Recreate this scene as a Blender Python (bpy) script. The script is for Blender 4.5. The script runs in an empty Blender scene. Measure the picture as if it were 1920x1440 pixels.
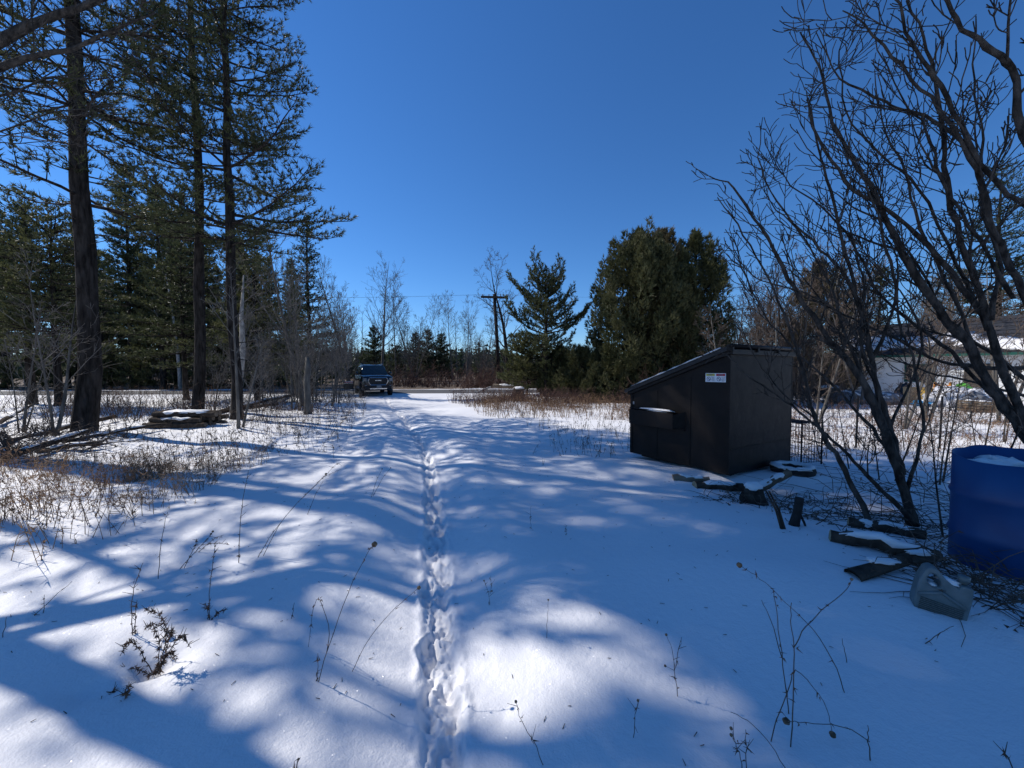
import bpy, bmesh, math, random
import numpy as np
from mathutils import Vector, Matrix

# ------------------------------------------------------------------ camera, sky, sun, exposure
scn = bpy.context.scene
COL = scn.collection
FPX = 722.0                 # focal length in pixels of the 1920 px wide photograph
PITCH = math.radians(2.0)   # camera looks this much below the horizon
CAMH = 1.5
cam_d = bpy.data.cameras.new('camera'); cam = bpy.data.objects.new('camera', cam_d); COL.objects.link(cam)
cam_d.sensor_width = 36.0; cam_d.lens = FPX/1920*36.0
cam_d.clip_start = 0.05; cam_d.clip_end = 9000
cam.location = (0, 0, CAMH); cam.rotation_euler = (math.pi/2-PITCH, 0, 0)
scn.camera = cam

SUN_EL = math.radians(42.0); SUN_AZ = math.radians(-68.0)     # azimuth from +Y, clockwise
sun_dir = Vector((math.sin(SUN_AZ)*math.cos(SUN_EL), math.cos(SUN_AZ)*math.cos(SUN_EL), math.sin(SUN_EL)))
world = bpy.data.worlds.new('World'); scn.world = world; world.use_nodes = True
wn = world.node_tree.nodes; wl = world.node_tree.links
bg = wn['Background']; bg.inputs['Strength'].default_value = 0.14
sky = wn.new('ShaderNodeTexSky'); sky.sky_type = 'NISHITA'; sky.sun_disc = False
sky.sun_elevation = SUN_EL; sky.sun_rotation = SUN_AZ
sky.altitude = 300; sky.air_density = 1.0; sky.dust_density = 0.0; sky.ozone_density = 10.0
hs = wn.new('ShaderNodeHueSaturation'); hs.inputs['Saturation'].default_value = 1.1; hs.inputs['Hue'].default_value = .502
wl.new(sky.outputs['Color'], hs.inputs['Color']); wl.new(hs.outputs['Color'], bg.inputs['Color'])
sd = bpy.data.lights.new('sun', 'SUN'); sd.energy = 5.0; sd.angle = math.radians(0.53); sd.color = (1.0, 0.95, 0.88)
sun = bpy.data.objects.new('sun', sd); COL.objects.link(sun)
sun.rotation_euler = (-sun_dir).to_track_quat('-Z', 'Y').to_euler()
scn.view_settings.view_transform = 'Standard'; scn.view_settings.look = 'None'
scn.view_settings.gamma = 1.0; scn.view_settings.exposure = -0.03
scn.view_settings.use_curve_mapping = False
try:
    scn.cycles.max_bounces = 6; scn.cycles.transparent_max_bounces = 6
    scn.cycles.use_denoising = True
except Exception: pass

# ------------------------------------------------------------------ helpers
R0 = np.random.RandomState(11)
def uvec(a):
    return a/np.maximum(np.linalg.norm(a, axis=-1, keepdims=True), 1e-9)
def vnoise(x, y, s, seed=0):
    """smooth value noise in [-1, 1], feature size s"""
    x = np.asarray(x, float)/s; y = np.asarray(y, float)/s
    xi = np.floor(x).astype(np.int64); yi = np.floor(y).astype(np.int64)
    fx = x-xi; fy = y-yi; fx = fx*fx*(3-2*fx); fy = fy*fy*(3-2*fy)
    def h(a, b):
        n = (a*374761393+b*668265263+seed*1274126177) & 0xffffffff
        n = ((n ^ (n >> 13))*1274126177) & 0xffffffff
        return ((n ^ (n >> 16)) & 0xffff)/32767.5-1
    return (h(xi, yi)*(1-fx)+h(xi+1, yi)*fx)*(1-fy)+(h(xi, yi+1)*(1-fx)+h(xi+1, yi+1)*fx)*fy
def sstep(a, b, x):
    t = np.clip((np.asarray(x, float)-a)/(b-a), 0, 1); return t*t*(3-2*t)

def mk_mesh(name, V, quads=None, tris=None, smooth=False):
    me = bpy.data.meshes.new(name)
    V = np.asarray(V, np.float32).reshape(-1, 3)
    q = np.zeros((0, 4), np.int32) if quads is None or len(quads) == 0 else np.asarray(quads, np.int32)
    t = np.zeros((0, 3), np.int32) if tris is None or len(tris) == 0 else np.asarray(tris, np.int32)
    me.vertices.add(len(V)); me.vertices.foreach_set('co', V.ravel())
    n = len(q)*4+len(t)*3
    me.loops.add(n); me.loops.foreach_set('vertex_index', np.concatenate([q.ravel(), t.ravel()]).astype(np.int32))
    me.polygons.add(len(q)+len(t))
    st = np.concatenate([np.arange(len(q))*4, len(q)*4+np.arange(len(t))*3]).astype(np.int32)
    me.polygons.foreach_set('loop_start', st)
    try: me.polygons.foreach_set('loop_total', np.concatenate([np.full(len(q), 4), np.full(len(t), 3)]).astype(np.int32))
    except Exception: pass
    me.polygons.foreach_set('use_smooth', np.full(len(q)+len(t), smooth))
    me.update(calc_edges=True); me.validate()
    return me
class Geo:
    """collects geometry for ONE mesh"""
    def __init__(s): s.v = []; s.q = []; s.t = []; s.n = 0
    def add(s, V, quads=None, tris=None):
        V = np.asarray(V, float).reshape(-1, 3)
        if quads is not None and len(quads): s.q.append(np.asarray(quads)+s.n)
        if tris is not None and len(tris): s.t.append(np.asarray(tris)+s.n)
        s.v.append(V); s.n += len(V); return s
    def mesh(s, name, mat=None, smooth=False):
        me = mk_mesh(name, np.concatenate(s.v) if s.v else np.zeros((0, 3)), np.concatenate(s.q) if s.q else None,
                     np.concatenate(s.t) if s.t else None, smooth)
        if mat: me.materials.append(mat)
        return me
    def obj(s, name, mat, parent=None, smooth=False, loc=None):
        return link(name, s.mesh(name, mat, smooth), parent, loc)
    def box(s, c, size, rot=None, taper=1.0):
        x, y, z = np.array(size)/2.0
        P = np.array([[-x, -y, -z], [x, -y, -z], [x, y, -z], [-x, y, -z], [-x*taper, -y*taper, z], [x*taper, -y*taper, z], [x*taper, y*taper, z], [-x*taper, y*taper, z]])
        if rot is not None: P = P@np.array(rot.to_3x3()).T
        return s.add(P+np.array(c), [[0, 3, 2, 1], [4, 5, 6, 7], [0, 1, 5, 4], [1, 2, 6, 5], [2, 3, 7, 6], [3, 0, 4, 7]])
    def sweep(s, pts, rad, sides=8, cap=True, bump=0.0, seed=0, squash=None):
        pts = np.asarray(pts, float); n = len(pts); rad = np.broadcast_to(np.asarray(rad, float), (n,))
        d = np.gradient(pts, axis=0); d = uvec(d)
        up = np.array([0, 0, 1.0]) if abs(d[0][2]) < .9 else np.array([1.0, 0, 0])
        V = []
        for i in range(n):
            a = uvec(np.cross(d[i], up)); b = np.cross(a, d[i]); up = b
            th = np.arange(sides)*2*math.pi/sides
            rr = rad[i]*np.ones(sides)
            if bump: rr = rr*(1+bump*vnoise(th*3+seed*7, np.full(sides, i*1.3), 1.0, seed))
            sq = 1.0 if squash is None else squash
            V.append(pts[i]+np.outer(np.cos(th)*rr, a)+np.outer(np.sin(th)*rr*sq, b))
        V = np.concatenate(V); Q = []
        for i in range(n-1):
            for k in range(sides):
                k2 = (k+1) % sides
                Q.append([i*sides+k, i*sides+k2, (i+1)*sides+k2, (i+1)*sides+k])
        T = []
        if cap:
            V = np.concatenate([V, pts[:1], pts[-1:]]); c0 = n*sides; c1 = c0+1
            for k in range(sides):
                k2 = (k+1) % sides
                T.append([c0, k2, k]); T.append([c1, (n-1)*sides+k, (n-1)*sides+k2])
        return s.add(V, Q, T)
    def tubes(s, p0, p1, r0, r1, sides=3):
        p0 = np.asarray(p0, float); p1 = np.asarray(p1, float); n = len(p0)
        if n == 0: return s
        r0 = np.broadcast_to(np.asarray(r0, float), (n,)); r1 = np.broadcast_to(np.asarray(r1, float), (n,))
        d = uvec(p1-p0); ref = np.where(np.abs(d[:, 2:3]) < .9, np.array([[0, 0, 1.0]]), np.array([[1.0, 0, 0]]))
        a = uvec(np.cross(d, ref)); b = np.cross(a, d)
        th = np.arange(sides)*2*math.pi/sides
        ring = a[:, None, :]*np.cos(th)[None, :, None]+b[:, None, :]*np.sin(th)[None, :, None]
        V = np.concatenate([p0[:, None, :]+ring*r0[:, None, None], p1[:, None, :]+ring*r1[:, None, None]], axis=1).reshape(-1, 3)
        base = (np.arange(n)*2*sides)[:, None, None]
        k = np.arange(sides); k2 = (k+1) % sides
        q = np.stack([k, k2, sides+k2, sides+k], axis=1)[None]
        return s.add(V, (q+base).reshape(-1, 4))
    def blades(s, P, D, L, W, k=5, spread=.8, rs=None, up=0.0):
        """k narrow triangles leaving every point P around the direction D"""
        rs = rs or R0; n = len(P)
        if n == 0: return s
        d = np.repeat(D, k, axis=0)+rs.normal(size=(n*k, 3))*spread; d[:, 2] += up; d = uvec(d)
        p = np.repeat(P, k, axis=0); L = np.repeat(np.broadcast_to(L, (n,)), k)*rs.uniform(.7, 1.25, n*k)
        w = uvec(np.cross(d, rs.normal(size=(n*k, 3))))*(np.broadcast_to(W, (n*k,))*.5)[:, None]
        V = np.stack([p-w, p+w, p+d*L[:, None]], axis=1).reshape(-1, 3)
        return s.add(V, None, np.arange(n*k*3).reshape(-1, 3))
    def blob(s, c, size, sub=3, amp=.15, f=1.0, seed=0, flat=None, rot=None):
        bm = bmesh.new(); bmesh.ops.create_icosphere(bm, subdivisions=sub, radius=1)
        V = np.array([v.co[:] for v in bm.verts]); T = np.array([[v.index for v in fc.verts] for fc in bm.faces]); bm.free()
        nz = vnoise(V[:, 0]*2+seed*3.1+V[:, 2], V[:, 1]*2+V[:, 2]*1.7, f, seed)
        V = V*(1+amp*nz)[:, None]
        if flat is not None: V[:, 2] = np.maximum(V[:, 2], flat)
        V = V*np.array(size)
        if rot is not None: V = V@np.array(rot.to_3x3()).T
        return s.add(V+np.array(c), None, T)

def link(name, me, parent=None, loc=None):
    o = bpy.data.objects.new(name, me); COL.objects.link(o)
    if parent: o.parent = parent
    if loc is not None: o.location = loc
    return o
def thing(name, label, cat, loc=(0, 0, 0), rz=0, group=None, scale=1.0):
    o = bpy.data.objects.new(name, None); COL.objects.link(o); o.empty_display_size = .2
    o.location = loc; o.rotation_euler = (0, 0, rz); o.scale = (scale,)*3
    return tag(o, label, cat, group)
def tag(o, label, cat, group=None):
    o['label'] = label; o['category'] = cat
    if group: o['group'] = group
    return o
def kind(o, k, label=None, cat=None):
    o['kind'] = k
    if label: o['label'] = label
    if cat: o['category'] = cat
    return o
def copy_thing(root, loc, rz=0, scale=1.0, label=None, group=None, lean=(0, 0)):
    c = root.copy(); COL.objects.link(c); c.location = loc; c.rotation_euler = (lean[0], lean[1], rz)
    c.scale = (scale,)*3 if np.isscalar(scale) else scale
    if label: c['label'] = label
    if group: c['group'] = group
    for ch in list(root.children):
        d = ch.copy(); COL.objects.link(d); d.parent = c
        for g in list(ch.children):
            e = g.copy(); COL.objects.link(e); e.parent = d
    return c
def bevel(o, w=.01, seg=2):
    m = o.modifiers.new('bevel', 'BEVEL'); m.width = w; m.segments = seg; m.limit_method = 'ANGLE'
    return o

# ------------------------------------------------------------------ materials
def mat(name, c1, c2=None, scale=8.0, rough=.8, bump=0.0, bscale=40.0, spec=.3, metal=0.0, stretch=(1, 1, 1), detail=4, coords='Object', lo=.35, hi=.65, transl=0.0, bdist=.02, coat=0.0):
    m = bpy.data.materials.new(name); m.use_nodes = True; nt = m.node_tree; b = nt.nodes['Principled BSDF']
    b.inputs['Roughness'].default_value = rough; b.inputs['Specular IOR Level'].default_value = spec
    b.inputs['Metallic'].default_value = metal
    if coat: b.inputs['Coat Weight'].default_value = coat
    tc = nt.nodes.new('ShaderNodeTexCoord'); mp = nt.nodes.new('ShaderNodeMapping'); mp.inputs['Scale'].default_value = stretch
    nt.links.new(tc.outputs[coords], mp.inputs['Vector'])
    if c2 is None: b.inputs['Base Color'].default_value = (*c1, 1)
    else:
        nz = nt.nodes.new('ShaderNodeTexNoise'); nz.inputs['Scale'].default_value = scale; nz.inputs['Detail'].default_value = detail
        cr = nt.nodes.new('ShaderNodeValToRGB'); cr.color_ramp.elements[0].color = (*c1, 1); cr.color_ramp.elements[1].color = (*c2, 1)
        cr.color_ramp.elements[0].position = lo; cr.color_ramp.elements[1].position = hi
        nt.links.new(mp.outputs['Vector'], nz.inputs['Vector']); nt.links.new(nz.outputs['Fac'], cr.inputs['Fac'])
        nt.links.new(cr.outputs['Color'], b.inputs['Base Color'])
    if bump:
        n2 = nt.nodes.new('ShaderNodeTexNoise'); n2.inputs['Scale'].default_value = bscale; n2.inputs['Detail'].default_value = 5
        bp = nt.nodes.new('ShaderNodeBump'); bp.inputs['Strength'].default_value = bump; bp.inputs['Distance'].default_value = bdist
        nt.links.new(mp.outputs['Vector'], n2.inputs['Vector']); nt.links.new(n2.outputs['Fac'], bp.inputs['Height'])
        nt.links.new(bp.outputs['Normal'], b.inputs['Normal'])
    if transl:
        tr = nt.nodes.new('ShaderNodeBsdfTranslucent'); mx = nt.nodes.new('ShaderNodeMixShader'); mx.inputs['Fac'].default_value = transl
        out = nt.nodes['Material Output']
        if c2 is None: tr.inputs['Color'].default_value = (*c1, 1)
        else: nt.links.new(cr.outputs['Color'], tr.inputs['Color'])
        nt.links.new(b.outputs['BSDF'], mx.inputs[1]); nt.links.new(tr.outputs['BSDF'], mx.inputs[2]); nt.links.new(mx.outputs['Shader'], out.inputs['Surface'])
    return m
M = {}
M['bark'] = mat('pine bark', (.012, .010, .009), (.05, .043, .038), 11, .95, 1.0, 16, .1, stretch=(1, 1, .22), bdist=.08)
M['bark_grey'] = mat('grey bark', (.075, .068, .06), (.16, .145, .125), 9, .9, .5, 30, .15, stretch=(1, 1, .3))
M['bark_near'] = mat('dark maple bark', (.016, .014, .012), (.075, .065, .056), 18, .92, 1.0, 70, .2, stretch=(1, 1, .35))
M['bark_pale'] = mat('pale bark', (.22, .2, .18), (.42, .39, .35), 10, .85, .4, 30, .2, stretch=(1, 1, .5))
M['twig'] = mat('brown twig', (.06, .045, .036), (.13, .10, .08), 3, .9, 0, spec=.15)
M['twig_red'] = mat('reddish twig', (.075, .042, .034), (.16, .095, .07), 2, .9, 0, spec=.15)
M['twig_grey'] = mat('grey twig', (.09, .08, .07), (.19, .17, .15), 3, .9, 0, spec=.2)
M['needle'] = mat('pine needle', (.040, .054, .023), (.10, .108, .045), 1.6, .55, 0, spec=.35, transl=.34)
M['needle_dark'] = mat('spruce needle', (.024, .040, .022), (.064, .080, .038), 1.6, .55, 0, spec=.3, transl=.35)
M['needle_olive'] = mat('olive pine needle', (.055, .066, .024), (.12, .12, .046), 1.5, .55, 0, spec=.35, transl=.36)
M['cedar'] = mat('cedar spray', (.044, .054, .022), (.115, .112, .046), 1.1, .6, 0, spec=.3, transl=.2)
M['cedar_brown'] = mat('winter cedar spray', (.062, .056, .027), (.135, .11, .058), 1.1, .6, 0, spec=.3, transl=.2)
M['straw'] = mat('dry grass', (.17, .095, .055), (.36, .24, .145), 1.5, .85, 0, spec=.15, transl=.25)
M['weed'] = mat('dead weed', (.085, .048, .033), (.22, .13, .082), 3, .9, 0, spec=.1)
M['weed_dark'] = mat('dark weed stem', (.05, .038, .03), (.12, .09, .066), 20, .85, 0, spec=.2)
M['seed'] = mat('seed head', (.09, .065, .045), (.22, .16, .10), 60, .95, 0)
M['black_paint'] = mat('black brown steel paint', (.008, .0058, .005), (.014, .0105, .009), 3, .5, .35, 3, .18, bdist=.03)
def rusty(m):
    nt = m.node_tree; b = nt.nodes['Principled BSDF']; src = b.inputs['Base Color'].links[0].from_socket
    tc = nt.nodes['Texture Coordinate']; n1 = nt.nodes.new('ShaderNodeTexNoise'); n1.inputs['Scale'].default_value = 9; n1.inputs['Detail'].default_value = 10; n1.inputs['Roughness'].default_value = .75
    nt.links.new(tc.outputs['Object'], n1.inputs['Vector']); mr = nt.nodes.new('ShaderNodeMapRange'); mr.inputs['From Min'].default_value = .62; mr.inputs['From Max'].default_value = .72; nt.links.new(n1.outputs['Fac'], mr.inputs['Value'])
    mx = nt.nodes.new('ShaderNodeMix'); mx.data_type = 'RGBA'; nt.links.new(mr.outputs[0], mx.inputs['Factor']); nt.links.new(src, mx.inputs['A']); mx.inputs['B'].default_value = (.035, .02, .012, 1)
    nt.links.new(mx.outputs['Result'], b.inputs['Base Color'])
    rr = nt.nodes.new('ShaderNodeMapRange'); rr.inputs['To Min'].default_value = .38; rr.inputs['To Max'].default_value = .75; nt.links.new(n1.outputs['Fac'], rr.inputs['Value']); nt.links.new(rr.outputs[0], b.inputs['Roughness'])
rusty(M['black_paint'])
M['black_edge'] = mat('worn steel edge', (.008, .0065, .006), (.016, .013, .012), 12, .5, .15, 60, .2)
M['lid'] = mat('black lid plastic', (.008, .0085, .011), (.015, .0155, .019), 7, .42, .1, 90, .3)
M['white_print'] = mat('label white', (.62, .64, .66), (.74, .75, .76), 20, .4)
M['yellow_print'] = mat('label yellow', (.50, .42, .04), rough=.4)
M['red_print'] = mat('label red', (.42, .03, .04), rough=.4)
M['ink'] = mat('label ink', (.12, .13, .17), rough=.5)
M['blue_plastic'] = mat('blue drum plastic', (.003, .040, .145), (.006, .055, .175), 4, .45, .15, 30, .4, bdist=.006)
M['jug'] = mat('grey green jug plastic', (.10, .13, .13), (.15, .18, .18), 12, .42, .1, 60, .4)
M['jug_label'] = mat('jug label print', (.03, .04, .04), (.07, .085, .085), 90, .5)
M['wood'] = mat('weathered wood', (.10, .075, .055), (.21, .165, .12), 7, .9, .6, 30, .15, stretch=(.3, 1, 1))
M['wood_cut'] = mat('cut wood', (.28, .2, .12), (.42, .32, .2), 20, .9, .2, 40)
M['wood_rot'] = mat('rotten dark wood', (.028, .022, .018), (.085, .065, .05), 9, .95, .8, 30, .1)
M['plank'] = mat('grey plank', (.30, .27, .23), (.46, .42, .37), 5, .85, .3, 40, stretch=(.3, 1, 1))
M['wire'] = mat('dark wire', (.02, .02, .022), rough=.5, metal=.6)
M['rubber'] = mat('black rubber', (.012, .012, .012), (.022, .022, .022), 20, .8, .3, 60)
M['road'] = mat('salted asphalt', (.05, .05, .053), (.10, .10, .10), .8, .85, .3, 60, .3)
M['car_paint'] = mat('black car paint', (.006, .007, .011), rough=.25, spec=.4, coat=.4)
M['glass'] = mat('dark car glass', (.006, .012, .014), rough=.06, spec=.7)
M['chrome'] = mat('chrome', (.50, .51, .53), rough=.16, metal=1.0)
M['grille'] = mat('grille dark', (.018, .02, .024), rough=.4, metal=.5)
M['lamp'] = mat('headlamp glass', (.16, .17, .18), rough=.1, spec=.7)
M['plate'] = mat('licence plate', (.22, .23, .24), rough=.4)
M['salt'] = mat('salt dust', (.03, .027, .026), (.07, .06, .055), 9, .8)
M['siding'] = mat('white siding', (.74, .74, .73), (.80, .80, .79), 3, .55, 0)
M['shingle'] = mat('dark shingle', (.020, .022, .028), (.045, .047, .055), 5, .9, .5, 30, stretch=(1, 3, 1))
M['trim'] = mat('white trim', (.72, .72, .71), rough=.5)
M['green_trim'] = mat('green frame', (.02, .10, .075), rough=.5)
M['house_glass'] = mat('house window glass', (.02, .024, .028), rough=.08, spec=.6)
M['black_bag'] = mat('black bag', (.010, .010, .011), (.02, .02, .022), 6, .3, .6, 12, .5)
M['tarp_white'] = mat('pale tarp', (.50, .51, .56), (.68, .69, .72), 3, .5, .6, 7)
M['tarp_blue'] = mat('blue tarp', (.03, .22, .50), (.06, .32, .62), 4, .45, .5, 9)
M['tarp_grey'] = mat('grey tarp', (.10, .11, .13), (.2, .21, .23), 4, .5, .5, 9)
M['card'] = mat('cardboard', (.38, .25, .13), (.52, .36, .2), 5, .85, .2, 20)
M['ply'] = mat('yellow board', (.62, .36, .06), (.72, .45, .1), 4, .7)
M['toy_orange'] = mat('orange plastic', (.72, .26, .015), rough=.35)
M['toy_green'] = mat('lime plastic', (.16, .58, .07), rough=.35)
M['crate'] = mat('dark crate', (.045, .04, .036), (.10, .085, .07), 8, .8)
M['leaf_litter'] = mat('leaf litter', (.075, .05, .033), (.2, .14, .085), 12, .95, .6, 30)

def snow_material(name, litter=False, scale_sparkle=True):
    m = bpy.data.materials.new(name); m.use_nodes = True; nt = m.node_tree; b = nt.nodes['Principled BSDF']
    L = nt.links.new
    b.inputs['Base Color'].default_value = (.80, .79, .785, 1); b.inputs['Roughness'].default_value = .62; b.inputs['Specular IOR Level'].default_value = .28
    tc = nt.nodes.new('ShaderNodeTexCoord')
    n1 = nt.nodes.new('ShaderNodeTexNoise'); n1.inputs['Scale'].default_value = 110; n1.inputs['Detail'].default_value = 3
    n2 = nt.nodes.new('ShaderNodeTexNoise'); n2.inputs['Scale'].default_value = 22; n2.inputs['Detail'].default_value = 6
    L(tc.outputs['Object'], n1.inputs['Vector']); L(tc.outputs['Object'], n2.inputs['Vector'])
    ad = nt.nodes.new('ShaderNodeMath'); ad.operation = 'MULTIPLY_ADD'; ad.inputs[1].default_value = .45
    L(n1.outputs['Fac'], ad.inputs[0]); L(n2.outputs['Fac'], ad.inputs[2])
    bp = nt.nodes.new('ShaderNodeBump'); bp.inputs['Strength'].default_value = .5; bp.inputs['Distance'].default_value = .014
    L(ad.outputs[0], bp.inputs['Height']); L(bp.outputs['Normal'], b.inputs['Normal'])
    # ice-grain glints: sparse facets turned at random, glossy
    vo = nt.nodes.new('ShaderNodeTexVoronoi'); vo.inputs['Scale'].default_value = 260; L(tc.outputs['Object'], vo.inputs['Vector'])
    sp = nt.nodes.new('ShaderNodeVectorMath'); sp.operation = 'SUBTRACT'; sp.inputs[1].default_value = (.5, .5, .1); L(vo.outputs['Color'], sp.inputs[0])
    nm = nt.nodes.new('ShaderNodeVectorMath'); nm.operation = 'NORMALIZE'; L(sp.outputs[0], nm.inputs[0])
    gl = nt.nodes.new('ShaderNodeBsdfGlossy'); gl.inputs['Roughness'].default_value = .16; L(nm.outputs[0], gl.inputs['Normal'])
    mx = nt.nodes.new('ShaderNodeMixShader'); mx.inputs['Fac'].default_value = .008
    L(b.outputs['BSDF'], mx.inputs[1]); L(gl.outputs['BSDF'], mx.inputs[2])
    out = nt.nodes['Material Output']
    if not litter:
        L(mx.outputs['Shader'], out.inputs['Surface']); return m
    # leaf litter and dead grass showing where the snow lies thin (mask stored on the mesh)
    at = nt.nodes.new('ShaderNodeAttribute'); at.attribute_name = 'litter'
    n3 = nt.nodes.new('ShaderNodeTexNoise'); n3.inputs['Scale'].default_value = 3.2; n3.inputs['Detail'].default_value = 9; n3.inputs['Roughness'].default_value = .72
    L(tc.outputs['Object'], n3.inputs['Vector'])
    s1 = nt.nodes.new('ShaderNodeMath'); s1.operation = 'ADD'; L(at.outputs['Fac'], s1.inputs[0]); L(n3.outputs['Fac'], s1.inputs[1])
    rp = nt.nodes.new('ShaderNodeMapRange'); rp.inputs['From Min'].default_value = 1.02; rp.inputs['From Max'].default_value = 1.13; L(s1.outputs[0], rp.inputs['Value'])
    n4 = nt.nodes.new('ShaderNodeTexNoise'); n4.inputs['Scale'].default_value = 30; n4.inputs['Detail'].default_value = 6; L(tc.outputs['Object'], n4.inputs['Vector'])
    cr = nt.nodes.new('ShaderNodeValToRGB'); cr.color_ramp.elements[0].color = (.045, .03, .02, 1); cr.color_ramp.elements[1].color = (.22, .155, .095, 1)
    cr.color_ramp.elements[0].position = .35; cr.color_ramp.elements[1].position = .68; L(n4.outputs['Fac'], cr.inputs['Fac'])
    b2 = nt.nodes.new('ShaderNodeBsdfPrincipled'); b2.inputs['Roughness'].default_value = .95; L(cr.outputs['Color'], b2.inputs['Base Color'])
    bp2 = nt.nodes.new('ShaderNodeBump'); bp2.inputs['Strength'].default_value = .8; bp2.inputs['Distance'].default_value = .03; L(n4.outputs['Fac'], bp2.inputs['Height']); L(bp2.outputs['Normal'], b2.inputs['Normal'])
    m2 = nt.nodes.new('ShaderNodeMixShader'); L(rp.outputs[0], m2.inputs['Fac']); L(mx.outputs['Shader'], m2.inputs[1]); L(b2.outputs['BSDF'], m2.inputs[2])
    L(m2.outputs['Shader'], out.inputs['Surface']); return m
M['snow'] = snow_material('snow')
M['snow_ground'] = snow_material('snow ground', True)

# ------------------------------------------------------------------ terrain
TR_Y = np.array([-4, 0, 1.5, 3.55, 5, 7, 10.3, 14, 17, 26.4, 40]); TR_X = np.array([.5, .1, -.27, -.72, -1.05, -1.55, -2.7, -4.1, -5.25, -9.0, -14])
def trail_x(y): return np.interp(y, TR_Y, TR_X)
_rs = np.random.RandomState(5)
STEPS = []
_y = 1.15; _sd = 1
while _y < 24:
    dx = (trail_x(_y+.1)-trail_x(_y-.1))/.2
    STEPS.append((trail_x(_y)+_sd*.042+_rs.normal()*.02, _y, math.atan2(dx, 1)+_sd*-.12+_rs.normal()*.06, _rs.uniform(.35, 1.15)))
    _y += _rs.uniform(.2, .4); _sd = -_sd
def ROAD_Y(x): return 30.0+.075*x       # the road crosses behind the driveway
def base_h(x, y):
    x = np.asarray(x, float); y = np.asarray(y, float); r = np.hypot(x, y)
    h = -.15*sstep(3, 8, y)
    tx = trail_x(y); d = x-tx
    # soft drifted waves
    fade = 1-.55*sstep(15, 40, r)
    h = h+fade*(.11*vnoise(x*.75+.35*y, y, 2.3, 1)+.072*vnoise(x*.55, y+.25*x, 1.1, 2)+.012*vnoise(x, y, .55, 3)+.06*vnoise(x, y, 6.5, 4))
    # snow heaped on both sides of the beaten line
    h = h+(.05*np.exp(-((np.abs(d)-.75)/.42)**2)-.05*np.exp(-(d/.33)**2))*(1-sstep(14, 22, y))*sstep(-3, 0, y)
    rough = sstep(2.6, 5, np.abs(d))*sstep(2.5, 5, y)
    h = h+rough*(.03*vnoise(x, y, .8, 6)+.018*vnoise(x, y, .33, 7))
    # far land climbs to a low wooded rise
    h = h+sstep(70, 190, y)*4.5+sstep(200, 700, r)*8
    # road bed
    rd = np.abs(y-ROAD_Y(x)); k = 1-sstep(3.2, 5.2, rd)
    h = h*(1-k)+k*(-.10)
    return h
def ground_h(x, y):
    x = np.asarray(x, float); y = np.asarray(y, float); h = base_h(x, y)
    near = (np.abs(x-trail_x(y)) < .6) & (y > .4) & (y < 24.5)
    if np.ndim(h) == 0: return h
    if near.any():
        X = x[near]; Y = y[near]; dz = np.zeros(len(X)); chunk = np.zeros(len(X)); core = np.zeros(len(X))
        wob = .02*vnoise(Y, Y*0, .3, 21)
        d = X-trail_x(Y)-wob
        tr = 1-sstep(.065, .115, np.abs(d)+.02*vnoise(X, Y, .09, 22)); dz -= (.028+.012*vnoise(X, Y, .16, 29))*tr; core = np.maximum(core, tr)
        rim = np.exp(-((np.abs(d)-.125)/.028)**2); dz += .016*rim*(.5+.5*vnoise(X, Y, .12, 23))
        for (sx, sy, a, dep) in STEPS:
            m = (np.abs(Y-sy) < .3)
            if not m.any(): continue
            u = (X[m]-sx)*math.cos(a)-(Y[m]-sy)*math.sin(a); v = (X[m]-sx)*math.sin(a)+(Y[m]-sy)*math.cos(a)
            wdt = .045+.010*np.cos(v*18)
            e = np.sqrt((u/wdt)**2+(v/.145)**2)+.26*vnoise(X[m], Y[m], .055, 24)+.12*vnoise(X[m], Y[m], .025, 28)
            f = 1-sstep(.8, 1.12, e); dz[m] -= .044*dep*f*(1-.25*np.sin(v*90)*.5); core[m] = np.maximum(core[m], 1-sstep(.9, 1.5, e))
            # heap kicked up at the toe and sides
            dz[m] += .012*np.exp(-((e-1.35)/.2)**2)
        dz += core*(.020*vnoise(X, Y, .055, 25)+.018*vnoise(X, Y, .026, 26))+.006*rim*vnoise(X, Y, .03, 27)
        h = h.copy(); h[near] += dz
    for (px_, py_, r_, d_) in ((-1.81, 1.95, .09, .05), (-1.845, 2.35, .06, .03), (-2.53, 2.95, .09, .045), (-1.86, 1.88, .06, .04), (-2.0, 1.75, .1, .03), (3.25, 5.05, .5, .06)):
        h = h-d_*np.exp(-((x-px_)**2+((y-py_)*1.2)**2)/r_**2)
    return h
def H(x, y): return float(base_h(np.array([x]), np.array([y]))[0])
def ray(px, py):
    v = Vector(((px-960)/FPX, 1.0, -(py-720)/FPX))
    c, s_ = math.cos(-PITCH), math.sin(-PITCH)
    return Vector((v.x, v.y*c-v.z*s_, v.y*s_+v.z*c))
def G(px, py):
    """the ground point under a line of sight"""
    d = ray(px, py); t = 1.0
    for _ in range(60):
        t0 = t; z = H(d.x*t, d.y*t); t = (z-CAMH)/d.z if d.z < -1e-4 else 40
        t = .5*t0+.5*t
    return Vector((d.x*t, d.y*t, H(d.x*t, d.y*t)))
def P(px, py, Y):
    d = ray(px, py); t = Y/d.y
    return Vector((d.x*t, Y, CAMH+d.z*t))
def at(x, y, dz=0): return (x, y, H(x, y)+dz)

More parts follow.
